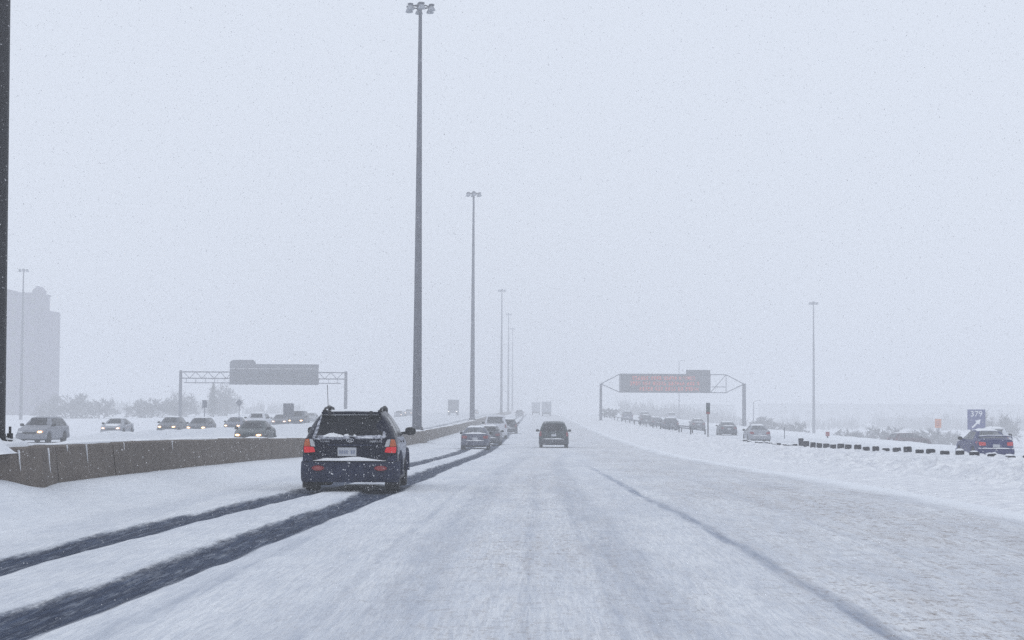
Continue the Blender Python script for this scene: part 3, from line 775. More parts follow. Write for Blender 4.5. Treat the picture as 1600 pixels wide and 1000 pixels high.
# ---- the black car close ahead in the left lane
SUVX, SUVY = -3.64, 34.6+2.2
suv = vehicle('sport_utility_car', 'suv', SUVX+.03, SUVY, R(1.2), 'dark navy car with roof rails and lit red tail lights, close ahead in left lane', 'car', 'navy', glass='glass', snow=(), bumper='navy_flat',
              skip=('tail_light', 'license_plate', 'roof_snow', 'hood_snow'))
sbvh = CACHE['suv'][3]
def sc(name, quad, mat, parent=suv, side='rear', **kw): return conform(sbvh, side, quad, **kw).build(name, mat, parent, 30)
for s in (-1, 1):
    q = lambda pts: [(s*a, b) for a, b in pts]
    tl = sc('tail_light', q([(.665, .775), (.885, .76), (.895, .885), (.70, .875)]), M['red_lens'], off=.03, rnd=.2, nu=8, nv=5)
    sc('amber_lens', q([(.765, .888), (.895, .89), (.865, 1.02), (.79, 1.03)]), M['amber_lens'], tl, off=.03, rnd=.12)
    sc('clear_lens', q([(.665, .88), (.755, .888), (.782, 1.03), (.715, 1.02)]), M['clear_lens'], tl, off=.03, rnd=.12)
    mb = MB(); mb.lathe([(.0, 0), (.11, .0), (.125, .012), (.11, .03), (0, .03)], n=16)
    rf = mb.mesh('bumper_reflector'); 
    for v in rf.vertices: v.co = Vector((v.co.x*1.0, -v.co.z, v.co.y*.42))
    o = obj('bumper_reflector', rf, M['red_dull'], suv); o.location = (s*.60, -2.315, .47); o.rotation_euler = (0, 0, s*.10)
    # roof rail with its raised foot
    mb = MB(); pth = [(s*.535, -1.70, 1.52), (s*.545, -1.64, 1.59), (s*.55, -1.45, 1.615), (s*.56, -.5, 1.655), (s*.55, .2, 1.62), (s*.54, .42, 1.52)]
    mb.path(pth, .026, 8); mb.box(s*.54-.04, s*.54+.04, -1.74, -1.52, 1.50, 1.585); mb.box(s*.55-.03, s*.55+.03, -.56, -.44, 1.55, 1.65)
    mb.build('roof_rail', M['black'], suv)
    # raised bumper corner below the lamp
    sc('bumper_corner', q([(.71, .60), (.905, .60), (.905, .735), (.73, .70)]), P_['navy_flat'], off=.06, thick=.02, rnd=.15)
    mb = MB(); mb.box(s*.80-.14, s*.80+.14, -1.90, -1.86, .07, .46); mb.build('mud_flap', M['black'], suv)
    # flared wheel arches
    for wy in KINDS['suv']['wheels']:
        mb = MB(); pts = [(s*.925, wy+.46*math.cos(t), .31+.46*math.sin(t)) for t in [math.pi*i/10 for i in range(11)]]
        mb.path(pts, .035, 6); mb.build('wheel_arch_trim', P_['navy_flat'], suv)
mb = MB(); mb.box(-.90, .90, -1.95, 2.0, .22, .34); mb.build('side_sill', M['black'], suv)
sc('plate_recess', [(-.40, .655), (.40, .655), (.36, .885), (-.40, .885)], P_['navy'], off=.012, nu=8, rnd=.3)
pl = sc('license_plate', [(-.235, .70), (.125, .70), (.125, .865), (-.235, .865)], M['plate'], off=.035, nu=2, nv=2)
for i in range(7):
    if i == 4: continue
    x0 = -.205+i*.045
    sc('plate_character', [(x0, .745), (x0+.028, .745), (x0+.028, .81), (x0, .81)], M['plate_ink'], pl, off=.04, nu=1, nv=1)
sc('tailgate_garnish', [(-.42, .895), (.42, .895), (.42, .925), (-.42, .925)], P_['navy_flat'], off=.03, nu=6, nv=1)
mb = MB(); mb.box(-.58, .58, -1.95, -1.75, 1.513, 1.55); sp = mb.build('rear_spoiler', P_['navy'], suv)
mb = MB(); mb.tube((.02, -2.19, 1.13), (.30, -2.12, 1.18), .012, n=6); mb.lathe([(.05, -.02), (.05, .03)], (.02, -2.19, 1.12), 8); mb.build('rear_wiper', M['black'], suv)
mb = MB(); mb.tube((-.48, -1.6, 1.54), (-.50, -1.65, 2.08), .006, n=5); mb.build('antenna', M['black'], suv)
for x in (-.42, .38):
    mb = MB(); mb.box(x-.025, x+.025, -1.97, -1.86, 1.46, 1.57); mb.build('window_hinge', M['black'], suv)
# emblem: oval ring with slanted letter
em = MB(); n = 20
for i in range(n):
    a, b = 2*math.pi*i/n, 2*math.pi*(i+1)/n
    em.tube((.07*math.cos(a), 0, .036*math.sin(a)), (.07*math.cos(b), 0, .036*math.sin(b)), .006, n=5)
for x in (-.028, .024): em.tube((x-.008, 0, -.026), (x+.012, 0, .028), .006, n=5)
em.tube((-.026, 0, -.006), (.026, 0, .008), .005, n=5)
e = em.build('emblem', M['chrome'], suv); e.location = (0, -2.225, 1.005)
def text_mesh(name, body, size, mat, parent, loc, rot=(R(90), 0, 0), extrude=.004, align='CENTER'):
    cu = bpy.data.curves.new(name, 'FONT'); cu.body = body; cu.size = size; cu.extrude = extrude; cu.align_x = align; cu.resolution_u = 3
    t = bpy.data.objects.new(name, cu); col.objects.link(t)
    dg = bpy.context.evaluated_depsgraph_get(); me = bpy.data.meshes.new_from_object(t.evaluated_get(dg))
    bpy.data.objects.remove(t); bpy.data.curves.remove(cu)
    me.name = name
    me.materials.clear()
    o = obj(name, me, mat, parent); o.location = loc; o.rotation_euler = rot
    return o
text_mesh('model_lettering', 'SANTA FE', .055, M['chrome'], suv, (.50, -2.226, .965))
text_mesh('maker_lettering', 'HYUNDAI', .042, M['chrome'], suv, (-.48, -2.226, .968))
# snow caught on the tailgate, the bumper ledge and the roof
def snow_on(quad, side='rear', **kw):
    d = dict(nu=12, nv=5, off=.004, thick=.03, jitter=.05, bulge=.04, rnd=.2); d.update(kw)
    return conform(sbvh, side, quad, **d).build('snow_patch', M['snow_light'], suv, 60)
FR = M['snow_thin']
def frost(quad, **kw):
    o = snow_on(quad, **kw); o.data.materials.clear(); o.data.materials.append(FR); o.name = 'frost_patch'; return o
frost([(-.70, 1.00), (.0, 1.02), (.05, 1.10), (-.62, 1.12)], nu=22, nv=6, bulge=.01, seed=22, jitter=.09, rnd=.6)
frost([(.05, 1.03), (.66, 1.03), (.68, 1.13), (.1, 1.10)], nu=22, nv=6, bulge=.008, seed=23, jitter=.09, rnd=.6)
frost([(-.735, 1.03), (-.655, 1.05), (-.56, 1.47), (-.62, 1.42)], nu=4, nv=18, seed=7, bulge=.012, jitter=.12)
frost([(.61, 1.06), (.69, 1.05), (.665, 1.20), (.625, 1.18)], nu=4, nv=10, seed=17, bulge=.01, jitter=.12, rnd=.4)
snow_on([(-.60, 1.06), (-.10, 1.05), (-.12, 1.10), (-.38, 1.165)], nu=18, nv=6, bulge=.045, seed=2, jitter=.07, rnd=.5)
snow_on([(-.16, 1.08), (.14, 1.07), (.12, 1.125), (-.10, 1.135)], bulge=.03, seed=4, rnd=.7, jitter=.08)
snow_on([(.16, 1.045), (.46, 1.035), (.46, 1.065), (.18, 1.075)], seed=5, bulge=.02, jitter=.09, rnd=.5)
snow_on([(-.59, 1.478), (.55, 1.488), (.54, 1.512), (-.575, 1.506)], nu=30, nv=3, seed=8, bulge=.015, jitter=.05)
frost([(-.42, .635), (.40, .635), (.40, .662), (-.42, .662)], nu=20, nv=2, seed=9, bulge=.02, off=.03, rnd=0)
snow_on([(-.55, -1.55), (.55, -1.55), (.56, .2), (-.56, .2)], 'top', nu=10, nv=12, bulge=.008, seed=11, jitter=.06)
rgs = random.Random(77); spk = MB()
for i in range(150):
    x = rgs.uniform(-.84, .84); z_ = rgs.uniform(.30, 1.02); q_ = rgs.uniform(.004, .012)*(1.6 if z_ < .6 else 1)
    hit = sbvh.ray_cast(Vector((x, -9, z_)), Vector((0, 1, 0)))[0]
    yy_ = (hit.y if hit else -2.2)-.004
    if .24 < z_ < .60: yy_ = -2.335+.10*(x/.9)**2
    spk.add([(x-q_, yy_, z_), (x, yy_, z_-q_), (x+q_, yy_, z_), (x, yy_, z_+q_*.8), (x, yy_-.008, z_)], [(0, 1, 4), (1, 2, 4), (2, 3, 4), (3, 0, 4), (3, 2, 1, 0)])
tag(spk.build('snow_specks', M['snow_light'], suv, 60), kind='stuff')
secs = []
mb = MB(); N = 26; vs = []; fs = []
for i in range(N+1):
    x = -.70+1.40*i/N; e = max(.1, min(1, 6*min(i, N-i)/N)); yo = -2.25-.05*(1-(x/.9)**2)-.02
    h = (.035+.03*math.exp(-(x/.35)**2)+.010*math.sin(9*x))*e
    for (dy, dz) in ((-.045, .0), (-.045, h*.6), (-.01, h), (.10, h*1.1), (.14, 0)): vs.append((x, yo+dy+.02, .612+dz))
for k in range(N):
    for i in range(5): fs.append((k*5+i, k*5+(i+1) % 5, (k+1)*5+(i+1) % 5, (k+1)*5+i))
fs += [(4, 3, 2, 1, 0), tuple(range(N*5, N*5+5))]
mb.add(vs, fs).build('snow_patch', M['snow_light'], suv, 60)
frost([(-1.9, 1.0), (.9, .98), (.9, 1.05), (-1.9, 1.06)], side='right', nu=24, nv=3, bulge=.012, seed=14, jitter=.08)
frost([(-1.9, .62), (1.9, .60), (1.85, .98), (-1.9, 1.0)], side='right', nu=24, nv=6, bulge=.002, off=.003, seed=15, jitter=.05)

LL = 'cars ahead in the left lane'
vehicle('sedan', 'sedan', -3.62, 108+2.3, R(.5), 'dark sedan with snow on its boot behind the navy car, first beyond it', 'car', 'saltblue', LL, snow=('roof_snow', 'boot_snow', 'bumper_snow'), glass='glass_grey', tail='red_dull')
vehicle('hatchback_car', 'sedan', -3.22, 127, 0, 'grey car half hidden between the snowy sedan and the white van', 'car', 'grey', LL)
vehicle('white_van', 'van', -3.45, 158, R(.5), 'white van with two dark rear windows in the left lane', 'van', 'white', LL, scale=(1.06, 1, 1.20), glass='glass_grey', snow=('bumper_snow',))
vehicle('car', 'suv', -2.75, 188, 0, 'dark car peeking out right of the white van', 'car', 'dark', LL)
vehicle('minivan', 'van', 1.22, 117, R(-.3), 'dark green minivan ahead in the middle lane', 'van', 'green', glass='glass', snow=('bumper_snow',), bumper='dark', tail='red_dull')

def box_truck(x, y, rz, label, group=None, s=1.0, lights=None):
    r = tag(empty('box_truck', (x, y, gz(x, y)), rz), label, 'truck', group); r.scale = (s, s, s)
    mb = MB(); mb.box(-1.22, 1.22, -4.2, 1.6, 1.05, 3.7); mb.build('cargo_box', M['galv_light'] if lights is None else M['sign_back'], r)
    mb = MB(); mb.prism([(-1.15, .55), (1.15, .55), (1.15, 1.6), (1.0, 2.5), (-1.0, 2.5), (-1.15, 1.6)], 1.65, 3.6); mb.build('cab', P_['grey'], r)
    mb = MB(); mb.prism([(-1.0, 1.65), (1.0, 1.65), (.9, 2.35), (-.9, 2.35)], 3.6, 3.63); mb.build('windshield', M['glass_grey'], r)
    mb = MB(); mb.box(-.45, .45, -4.1, 3.5, .6, 1.04); mb.build('chassis', M['black'], r)
    mb = MB(); mb.box(-1.2, 1.2, -4.3, -4.15, .5, .72); mb.build('rear_bumper', M['black'], r)
    for sx in (-1, 1):
        mb = MB(); mb.box(sx*.95-.14, sx*.95+.14, 3.6, 3.66, .8, 1.02); mb.build('headlight', M[lights or 'head_off'], r)
        mb = MB(); mb.box(sx*1.05-.1, sx*1.05+.1, -4.34, -4.3, .75, .9); mb.build('tail_light', M['red_far'], r)
    wt, wrim = wheel_meshes(.48, .28)
    for wy in (-2.6, 2.6):
        for sx in (-1, 1):
            w = obj('wheel', wt, M['tyre'], r); w.location = (sx*1.0, wy, .48); w.rotation_euler = (0, 0, 0 if sx > 0 else math.pi); obj('rim', wrim, M['rim'], w)
    return r
FAR = 'far vehicles ahead fading into the haze'
box_truck(2.9, 455, 0, 'faint box truck far ahead in the haze, the bigger of two', FAR)
box_truck(.25, 520, 0, 'fainter box truck far ahead just left of the bigger one', FAR)
vehicle('car', 'van', -3.7, 430, 0, 'faint van far ahead in the left lane below the thin masts', 'van', 'grey', FAR, snow=())

ON = 'oncoming vehicles across the barrier'
W2 = ('head_lit', 'head_lit'); WW = ('head_white', 'head_white')
vehicle('station_wagon', 'wagon', -28.6, 104, math.pi-R(3), 'grey station wagon with one lit headlight behind the barrier at far left', 'car', 'steel', ON, head=('head_off', 'head_lit'), glass='glass', snow=(), scale=(1, 1, 1.05))
vehicle('sedan', 'sedan', -15.6, 100, math.pi-R(1), 'dark green oncoming sedan with two bright headlights just over the barrier', 'car', 'green', ON, head=W2, glass='glass', snow=())
vehicle('sedan', 'sedan', -32.9, 141, math.pi, 'pale oncoming sedan alone between the wagon and the other cars', 'car', 'silver', ON, head=WW, glass='glass', snow=('roof_snow', 'hood_snow'))
vehicle('hatchback_car', 'wagon', -30.6, 151, math.pi, 'grey oncoming car with lit headlights left of the gantry post', 'car', 'grey', ON, head=W2, glass='glass')
vehicle('hatchback_car', 'wagon', -27.4, 147, math.pi, 'grey oncoming car with lit headlights right of the gantry post', 'car', 'grey', ON, head=W2, glass='glass', scale=(1.02, 1, .98))
vehicle('sedan', 'sedan', -28.2, 169, math.pi, 'oncoming dark car under the left end of the overhead sign', 'car', 'saltblue', ON, head=W2, glass='glass', snow=())
vehicle('sport_utility_car', 'suv', -25.2, 163, math.pi, 'white oncoming car above and behind the green sedan', 'car', 'white', ON, head=W2, glass='glass')
vehicle('car', 'suv', -28.0, 198, math.pi, 'faint oncoming car right behind the white oncoming car', 'car', 'grey', ON, head=WW, glass='glass')
vehicle('minivan', 'van', -25.1, 190, math.pi, 'oncoming minivan with lights on behind the square sign board', 'van', 'grey', ON, head=W2, glass='glass')
vehicle('car', 'sedan', -33.0, 265, math.pi, 'tiny oncoming car with one white light left of the navy car roof', 'car', 'silver', ON, head=('head_white', 'head_off'), glass='glass')
box_truck(-19.6, 430, math.pi, 'faint oncoming truck with two white lights between the first two masts', ON, 1.0, 'head_white')
vehicle('car', 'suv', -27.4, 390, math.pi, 'faint oncoming car with paired lights left of the biggest mast', 'car', 'silver', ON, head=WW, glass='glass')
vehicle('car', 'sedan', -26.5, 350, math.pi, 'faintest oncoming car lower left of the paired lights', 'car', 'silver', ON, head=('head_off', 'head_white'), glass='glass')
vehicle('car', 'sedan', -16.0, 480, math.pi, 'oncoming speck of a car beside the second mast foot', 'car', 'silver', ON, head=WW, glass='glass')

RT = 'cars on the road beyond the snow bank'
vehicle('sedan', 'sedan', 21.0, 82+2.3, 0, 'dark blue sedan with boot spoiler behind the snow bank under the exit sign', 'car', 'blue', RT, glass='glass_grey', snow=('roof_snow',), tail='red_clear')
sed = [o for o in bpy.data.objects if o.get('label', '').startswith('dark blue sedan')][0]
mb = MB()
for s in (-1, 1): mb.path([(s*.80, -2.02, .98), (s*.74, -2.12, 1.10)], .02, 6)
mb.path([(-.74, -2.12, 1.10), (-.4, -2.2, 1.14), (.4, -2.2, 1.14), (.74, -2.12, 1.10)], .025, 8); mb.build('boot_spoiler', P_['blue'], sed)
mb = MB(); mb.path([(-.72, -2.12, 1.135), (-.4, -2.2, 1.172), (.4, -2.2, 1.172), (.72, -2.12, 1.135)], .018, 6); mb.build('spoiler_snow', M['snow_light'], sed)
mb = MB(); vs = []; N = 16
for i in range(N+1):
    x = -.80+1.6*i/N; vs += [(x, -2.36+.08*(x/.8)**2, .565), (x, -2.34+.08*(x/.8)**2, .60+.008*math.sin(7*x)), (x, -2.2, .61), (x, -2.18, .55)]
mb.add(vs, [(k*4+i, k*4+(i+1) % 4, (k+1)*4+(i+1) % 4, (k+1)*4+i) for k in range(N) for i in range(4)]); mb.build('bumper_snow', M['snow_light'], sed)
vehicle('sedan', 'sedan', 17.5, 142, 0, 'silver sedan with a red tail light below the right gantry post', 'car', 'silver', RT, glass='glass_grey', tail='red_dull')
vehicle('sedan', 'sedan', 19.4, 182, 0, 'grey sedan with snow on its boot between marker post and silver sedan', 'car', 'grey', RT, glass='glass_grey', snow=('roof_snow', 'boot_snow'))
vehicle('sedan', 'sedan', 20.4, 226, 0, 'pale grey sedan just left of the green marker post', 'car', 'grey', RT, glass='glass_grey', snow=('roof_snow', 'boot_snow'))
vehicle('sport_utility_car', 'suv', 16.2, 216, 0, 'grey utility car, rearmost of the hazy queue under the message sign', 'car', 'grey', RT, glass='glass_grey')
vehicle('car', 'sedan', 17.2, 254, 0, 'second car from the rear of the hazy queue', 'car', 'grey', RT, glass='glass_grey')
vehicle('car', 'suv', 17.0, 276, 0, 'third car from the rear of the hazy queue', 'car', 'dark', RT, glass='glass_grey')
vehicle('minivan', 'van', 16.9, 330, 0, 'dark van at the left end of the hazy queue', 'van', 'saltblue', RT, glass='glass_grey', scale=(1.05, 1, 1.1))
vehicle('car', 'van', 21.0, 345, 0, 'faint van in the far row of the hazy queue, left one', 'van', 'grey', RT, glass='glass_grey')
vehicle('car', 'van', 25.4, 335, 0, 'faint van in the far row of the hazy queue, right one', 'van', 'white', RT, glass='glass_grey')
vehicle('sedan', 'wagon', 27.4, 107.5, R(-14), 'snow covered car just ahead of the dark blue sedan, pink tail light', 'car', 'white', RT, glass='glass_grey', snow=('roof_snow',))
vehicle('car', 'wagon', 39.5, 190, R(-62), 'maroon car half sunk behind the snow edge at right', 'car', 'maroon', RT, z=-2.15, glass='glass_grey', snow=('hood_snow', 'roof_snow'))

# ------------------------------------------------------------------ guardrail posts in the bank
rail = tag(empty('guardrail', (12.84, 48, gz(12.84, 48))), 'row of dark guardrail posts poking out of the snow bank at right', 'guardrail')
GX = 12.84
expo = {0: .06, 1: .06, 2: .09, 3: .09, 4: .11, 5: .13, 6: .15, 7: .20, 8: .12, 9: .09, 10: .15, 11: .12, 12: .14, 13: .20, 14: .18, 15: .19, 16: .20, 17: .22, 18: .24, 19: .26, 20: .34, 21: .10, 22: .08, 23: .07}
def post_mesh():
    mb = MB(); a, h = .118, 1.0
    mb.add([(-a, -a, -h), (a, -a, -h), (a, a, -h), (-a, a, -h), (-a, -a, -.03), (a, -a, -.03), (a, a, -.03), (-a, a, -.03), (-a*.7, -a*.7, 0), (a*.7, -a*.7, 0), (a*.7, a*.7, 0), (-a*.7, a*.7, 0)],
           [(0, 3, 2, 1), (0, 1, 5, 4), (1, 2, 6, 5), (2, 3, 7, 6), (3, 0, 4, 7), (4, 5, 9, 8), (5, 6, 10, 9), (6, 7, 11, 10), (7, 4, 8, 11), (8, 9, 10, 11)])
    return mb.mesh('post', 20)
def cap_mesh():
    mb = MB(); mb.lathe([(.13, 0), (.135, .03), (.09, .07), (.03, .085)], n=10); return mb.mesh('snow_cap')
pm, cm = post_mesh(), cap_mesh()
M['post'] = noisy('tarred_wood_post', (.022, .022, .028), (.045, .045, .055), 9, .9)
for k in range(-2, 34):
    yy = 48.8+k*1.905; e = expo.get(k, rng.uniform(.03, .09))
    top = float(bank_f(np.array([[GX]]), np.array([[yy]]))[0, 0])
    o = child(obj('post', pm, M['post']), rail); o.location = (GX+rng.uniform(-.03, .03), yy, top+e+.03); o.rotation_euler = (rng.uniform(-.05, .05), rng.uniform(-.08, .08), rng.uniform(-.15, .15))
    if rng.random() < .75:
        c = child(obj('snow_cap', cm, M['snow_light']), rail); c.location = (o.location.x+rng.uniform(-.03, .03), yy+rng.uniform(-.02, .05), o.location.z-.01); c.scale = (rng.uniform(.8, 1.1), 1, rng.uniform(.4, .9))
mb = MB(); mb.box(GX-.24, GX-.16, 44.5, 112, -.0, .0)
secs = [(y_, [(GX-.22, gz(GX, y_)-.35), (GX-.14, gz(GX, y_)-.35), (GX-.17, gz(GX, y_)-.2), (GX-.14, gz(GX, y_)-.05), (GX-.22, gz(GX, y_)-.05), (GX-.25, gz(GX, y_)-.2)]) for y_ in np.arange(44.5, 113, 4)]
child(loft_y(secs, M['galv'], 'rail_beam'), rail)
# low cable rail further on (two thin lines in the snow)
for dz, x in ((.52, 13.0), (.75, 14.2)):
    r2 = tag(empty('cable_rail', (x, 140, gz(x, 140))), 'thin dark rail line in the snow left of the queue, %s one' % ('lower' if x < 13.5 else 'upper'), 'guardrail', 'thin rails along the far snow bank')
    mb = MB(); pts = [(x, y_, gz(x, y_)+(.62 if x < 13.5 else .52)) for y_ in np.arange(150, 300, 6)]
    mb.path(pts, .06, 6); child(mb.build('rail_beam', M['galv']), r2)
    for y_ in np.arange(150, 300, 12):
        mb = MB(); mb.box(x-.05, x+.05, y_-.05, y_+.05, gz(x, y_)-.2, gz(x, y_)+.60); child(mb.build('post', M['post']), r2)

# ------------------------------------------------------------------ overhead signs
def beam(mb, pts, r=.09, n=6): return mb.path(pts, r, n)
g = tag(empty('sign_gantry', (-42, 280, gz(-42, 280))), 'grey truss gantry carrying a sign seen from behind, left of the navy car', 'gantry')
GY = 280
for x in (-55.5, -29.6):
    mb = MB(); mb.lathe([(.30, gz(x, GY)-.4), (.26, 4), (.23, 7.35)], (x, GY, 0), 10); child(mb.build('post', M['galv']), g)
zt, zbm, zl = 7.15, 6.15, 5.45
mb = MB()
for dy in (-.4, .4):
    beam(mb, [(-55.5, GY+dy, zt), (-29.6, GY+dy, zt)], .085); beam(mb, [(-55.5, GY+dy, zbm), (-29.6, GY+dy, zbm)], .085)
child(mb.build('truss_chords', M['galv']), g)
xs_ = np.linspace(-55.0, -30.0, 27)
for i in range(26):
    a, b = (zbm, zt) if i % 2 else (zt, zbm)
    mb = MB(); mb.tube((xs_[i], GY-.4, a), (xs_[i+1], GY-.4, b), .055, n=6); child(mb.build('truss_brace', M['galv']), g)
mb = MB(); beam(mb, [(-54.8, GY-.7, zl), (-30.4, GY-.7, zl)], .075); beam(mb, [(-54.8, GY+.2, zl), (-30.4, GY+.2, zl)], .05); child(mb.build('catwalk', M['galv']), g)
for x in np.linspace(-54.5, -30.8, 17):
    mb = MB(); mb.tube((x, GY-.7, zl), (x, GY-.4, zbm), .05, n=6); child(mb.build('catwalk_hanger', M['galv']), g)
sgn = tag(empty('overhead_sign', (-41, 280.9, 5.5)), 'back of a wide grey overhead sign with raised left end on the gantry', 'sign')
def sbox(name, x0, x1, z0, z1, y0, y1, mat):
    mb = MB(); mb.box(x0, x1, y0, y1, z0, z1); return child(mb.build(name, mat), sgn)
sbox('sign_panel', -48, -34.05, 7.75, 8.45, 281.0, 281.55, M['sign_back'])
for i in range(7):
    x0 = -48+i*1.993; sbox('sign_panel', x0, x0+1.975, 5.35, 7.70, 281.02, 281.5, M['sign_back'])
mb = MB(); mb.prism([(-48, 8.47), (-44, 8.47), (-44.0, 8.8), (-44.4, 9.1), (-47.5, 9.1), (-48, 8.75)], 281.0, 281.5); child(mb.build('sign_top_panel', M['sign_back']), sgn)
for i in range(8):
    x = -47.0+i*1.8; sbox('sign_bracket', x-.06, x+.06, 5.15, 7.9, 280.75, 280.99, M['galv'])
sbox('sign_ledge', -48, -34.05, 5.22, 5.34, 280.6, 281.5, M['galv'])

g2 = tag(empty('sign_gantry', (23, 300, gz(23, 300))), 'slim gantry with pointed truss ends holding the red message sign', 'gantry')
GY = 300
for x, h in ((11.0, 5.95), (34.9, 6.1)):
    z0 = gz(x, GY) if x < 12 else -1.0
    mb = MB(); mb.lathe([(.26 if x < 20 else .36, z0-.6), (.2 if x < 20 else .30, h)], (x, GY, 0), 10); child(mb.build('post', M['galv']), g2)
mb = MB()
zT, zB = 7.55, 4.55
beam(mb, [(11, GY, 5.9), (14.1, GY, zT), (31.9, GY, zT), (34.9, GY, 6.0)], .075); beam(mb, [(11, GY, 5.9), (14.1, GY, zB), (31.9, GY, zB), (34.9, GY, 6.0)], .075)
child(mb.build('truss_chords', M['galv']), g2)
for p in (((14.1, zB), (14.1, zT)), ((31.9, zB), (31.9, zT)), ((29.3, zB), (31.9, zT)), ((29.5, 5.5), (31.9, 5.5)), ((14.1, zB), (17.5, zT)), ((17.5, zT), (21, zB)), ((21, zB), (25, zT)), ((25, zT), (29.3, zB))):
    mb = MB(); mb.tube((p[0][0], GY, p[0][1]), (p[1][0], GY, p[1][1]), .06, n=6); child(mb.build('truss_brace', M['galv']), g2)
vm = tag(empty('message_sign', (21.7, 299.5, 4.6)), 'dark electronic message sign with rows of red letters over the right road', 'sign')
def vbox(name, x0, x1, y0, y1, z0, z1, mat):
    mb = MB(); mb.box(x0, x1, y0, y1, z0, z1); return child(mb.build(name, mat), vm)
vbox('cabinet', 14.2, 29.2, 298.8, 299.85, 4.6, 7.62, M['vms'])
vbox('control_box', 25.2, 29.15, 298.85, 299.8, 7.63, 8.3, M['vms'])
for z0, z1, x0, x1 in ((4.6, 4.72, 14.2, 29.2), (7.5, 7.62, 14.2, 29.2)): vbox('cabinet_frame', x0, x1, 298.72, 298.79, z0, z1, M['sign_back'])
rr = random.Random(12)
for row, (z, x0, x1) in enumerate(((7.22, 16.2, 26.8), (6.32, 15.8, 27.2), (5.42, 17.4, 27.0))):
    mb = MB(); x = x0; n = 0; gap = rr.randint(4, 7)
    while x < x1:
        n += 1
        if n == gap: x += .3; n = 0; gap = rr.randint(3, 8); continue
        on = [[rr.random() < .62 for _ in range(3)] for _ in range(5)]
        for j in range(5):
            for i in range(3):
                if on[j][i]: mb.box(x+i*.115, x+i*.115+.10, 298.74, 298.795, z-j*.125-.11, z-j*.125)
        x += .46
    child(mb.build('message_row', M['led'], None, None), vm)

# ------------------------------------------------------------------ roadside signs
def post_sign(name, x, y, zc, w, h, mat, label, post_to, pm_='galv', diamond=False, pr=.05, group=None, tilt=0):
    r = tag(empty(name, (x, y, post_to), tilt), label, 'sign', group)
    mb = MB(); mb.tube((0, .05, -.3), (0, .05, zc-post_to+h*.3), pr, n=8); mb.build('post', M[pm_], r)
    mb = MB(); z = zc-post_to
    pl = [(-w/2, z-h/2), (w/2, z-h/2), (w/2, z+h/2), (-w/2, z+h/2)] if not diamond else [(0, z-h/2), (w/2, z), (0, z+h/2), (-w/2, z)]
    mb.prism(pl, -.03, .0); mb.build('sign_face', M[mat], r)
    return r
post_sign('roadside_sign', -24.9, 181, 1.35, 1.08, 1.36, 'sign_back', 'square dark sign board on a post in front of the oncoming minivan', gz(-24.9, 181), 'dark_steel')
post_sign('roadside_sign', -38.0, 230, 2.2, .95, .95, 'galv', 'diamond sign on a post left of the gantry sign middle', gz(-36, 230), diamond=True)
post_sign('roadside_sign', -39.5, 214, 2.0, .55, .9, 'galv', 'small upright sign on a thin post right of the left gantry leg', gz(-39.5, 214))
r = post_sign('marker_post', 13.1, 136, 1.7, .30, .86, 'green', 'tall green marker sign on a dark post in the snow bank', gz(13.1, 136)-.1, 'dark_steel', pr=.045)
mb = MB(); mb.box(-.13, .13, -.04, -.005, 1.93-.1, 2.08-.1); mb.build('red_tag', M['red_dull'], r)
mb = MB(); mb.box(-.10, .10, -.045, -.031, 2.35, 2.65); mb.build('marker_stripe', M['sign_back'], r)
post_sign('marker_post', 12.8, 330, 1.1, .25, .6, 'green', 'tiny marker sign beside the left leg of the slim gantry', gz(12.8, 330), 'dark_steel')
r = tag(empty('exit_sign', (42.9, 175, -1.9), R(-8)), 'blue exit sign reading 379 with a white slanting arrow', 'sign')
mb = MB(); mb.box(-.85, .85, -.04, 0, 1.74, 3.70); mb.build('sign_face', M['blue_sign'], r)
for s in (-.5, .5):
    mb = MB(); mb.box(s-.06, s+.06, .01, .1, -.3, 3.4); mb.build('post', M['galv'], r)
text_mesh('number_lettering', '379', .78, M['white_mark'], r, (0, -.05, 3.02), extrude=.01)
mb = MB(); a = math.radians(45)
def rot(p): return (p[0]*math.cos(a)-p[1]*math.sin(a), 2.33+p[0]*math.sin(a)+p[1]*math.cos(a))
mb.prism([rot(p) for p in [(-.58, -.075), (.10, -.075), (.10, -.27), (.58, 0), (.10, .27), (.10, .075), (-.58, .075)]], -.055, -.041); mb.build('arrow', M['white_mark'], r)
r = post_sign('construction_sign', 51.5, 230, .08, .82, 1.15, 'orange', 'small orange sign on a post left of the exit sign', -2.9)
for dz in (.25, 0, -.25):
    mb = MB(); mb.box(-.22, .22, -.04, -.031, .08+2.9+dz-.05, .08+2.9+dz+.04); mb.build('sign_line', M['red_dull'], r)
r = post_sign('hazard_marker', 27.0, 166, -.55, .35, .40, 'red_dull', 'small red and dark marker in the snow below the lone mast', gz(27, 166), pr=.06, pm_='dark_steel')
for i, (x, y) in enumerate(((22.2, 160), (47.0, 166))):
    r = tag(empty('delineator_post', (x, y, gz(x, y) if i == 0 else -1.6)), ['thin grey stake in the snow below the lone mast foot', 'thin stake in the snow between orange sign and exit sign'][i], 'post')
    mb = MB(); mb.tube((0, 0, -.3), (0, 0, 1.0), .035, n=6); mb.build('stake', M['galv'], r)
def lamp_post(x, y, z, h, label):
    r = tag(empty('lamp_post', (x, y, z)), label, 'lamp post')
    mb = MB(); mb.tube((0, 0, -.5), (0, 0, h), .16, .09, n=8); mb.build('pole', M['galv'], r)
    mb = MB(); mb.path([(0, 0, h-.1), (.6, 0, h+.25), (1.3, 0, h+.3)], .05, 6); mb.build('arm', M['galv'], r)
    mb = MB(); mb.lathe([(.06, -.1), (.18, -.06), (.16, .06), (.05, .1)], (1.5, 0, h+.3), 10); mb.build('lamp_head', M['galv'], r)
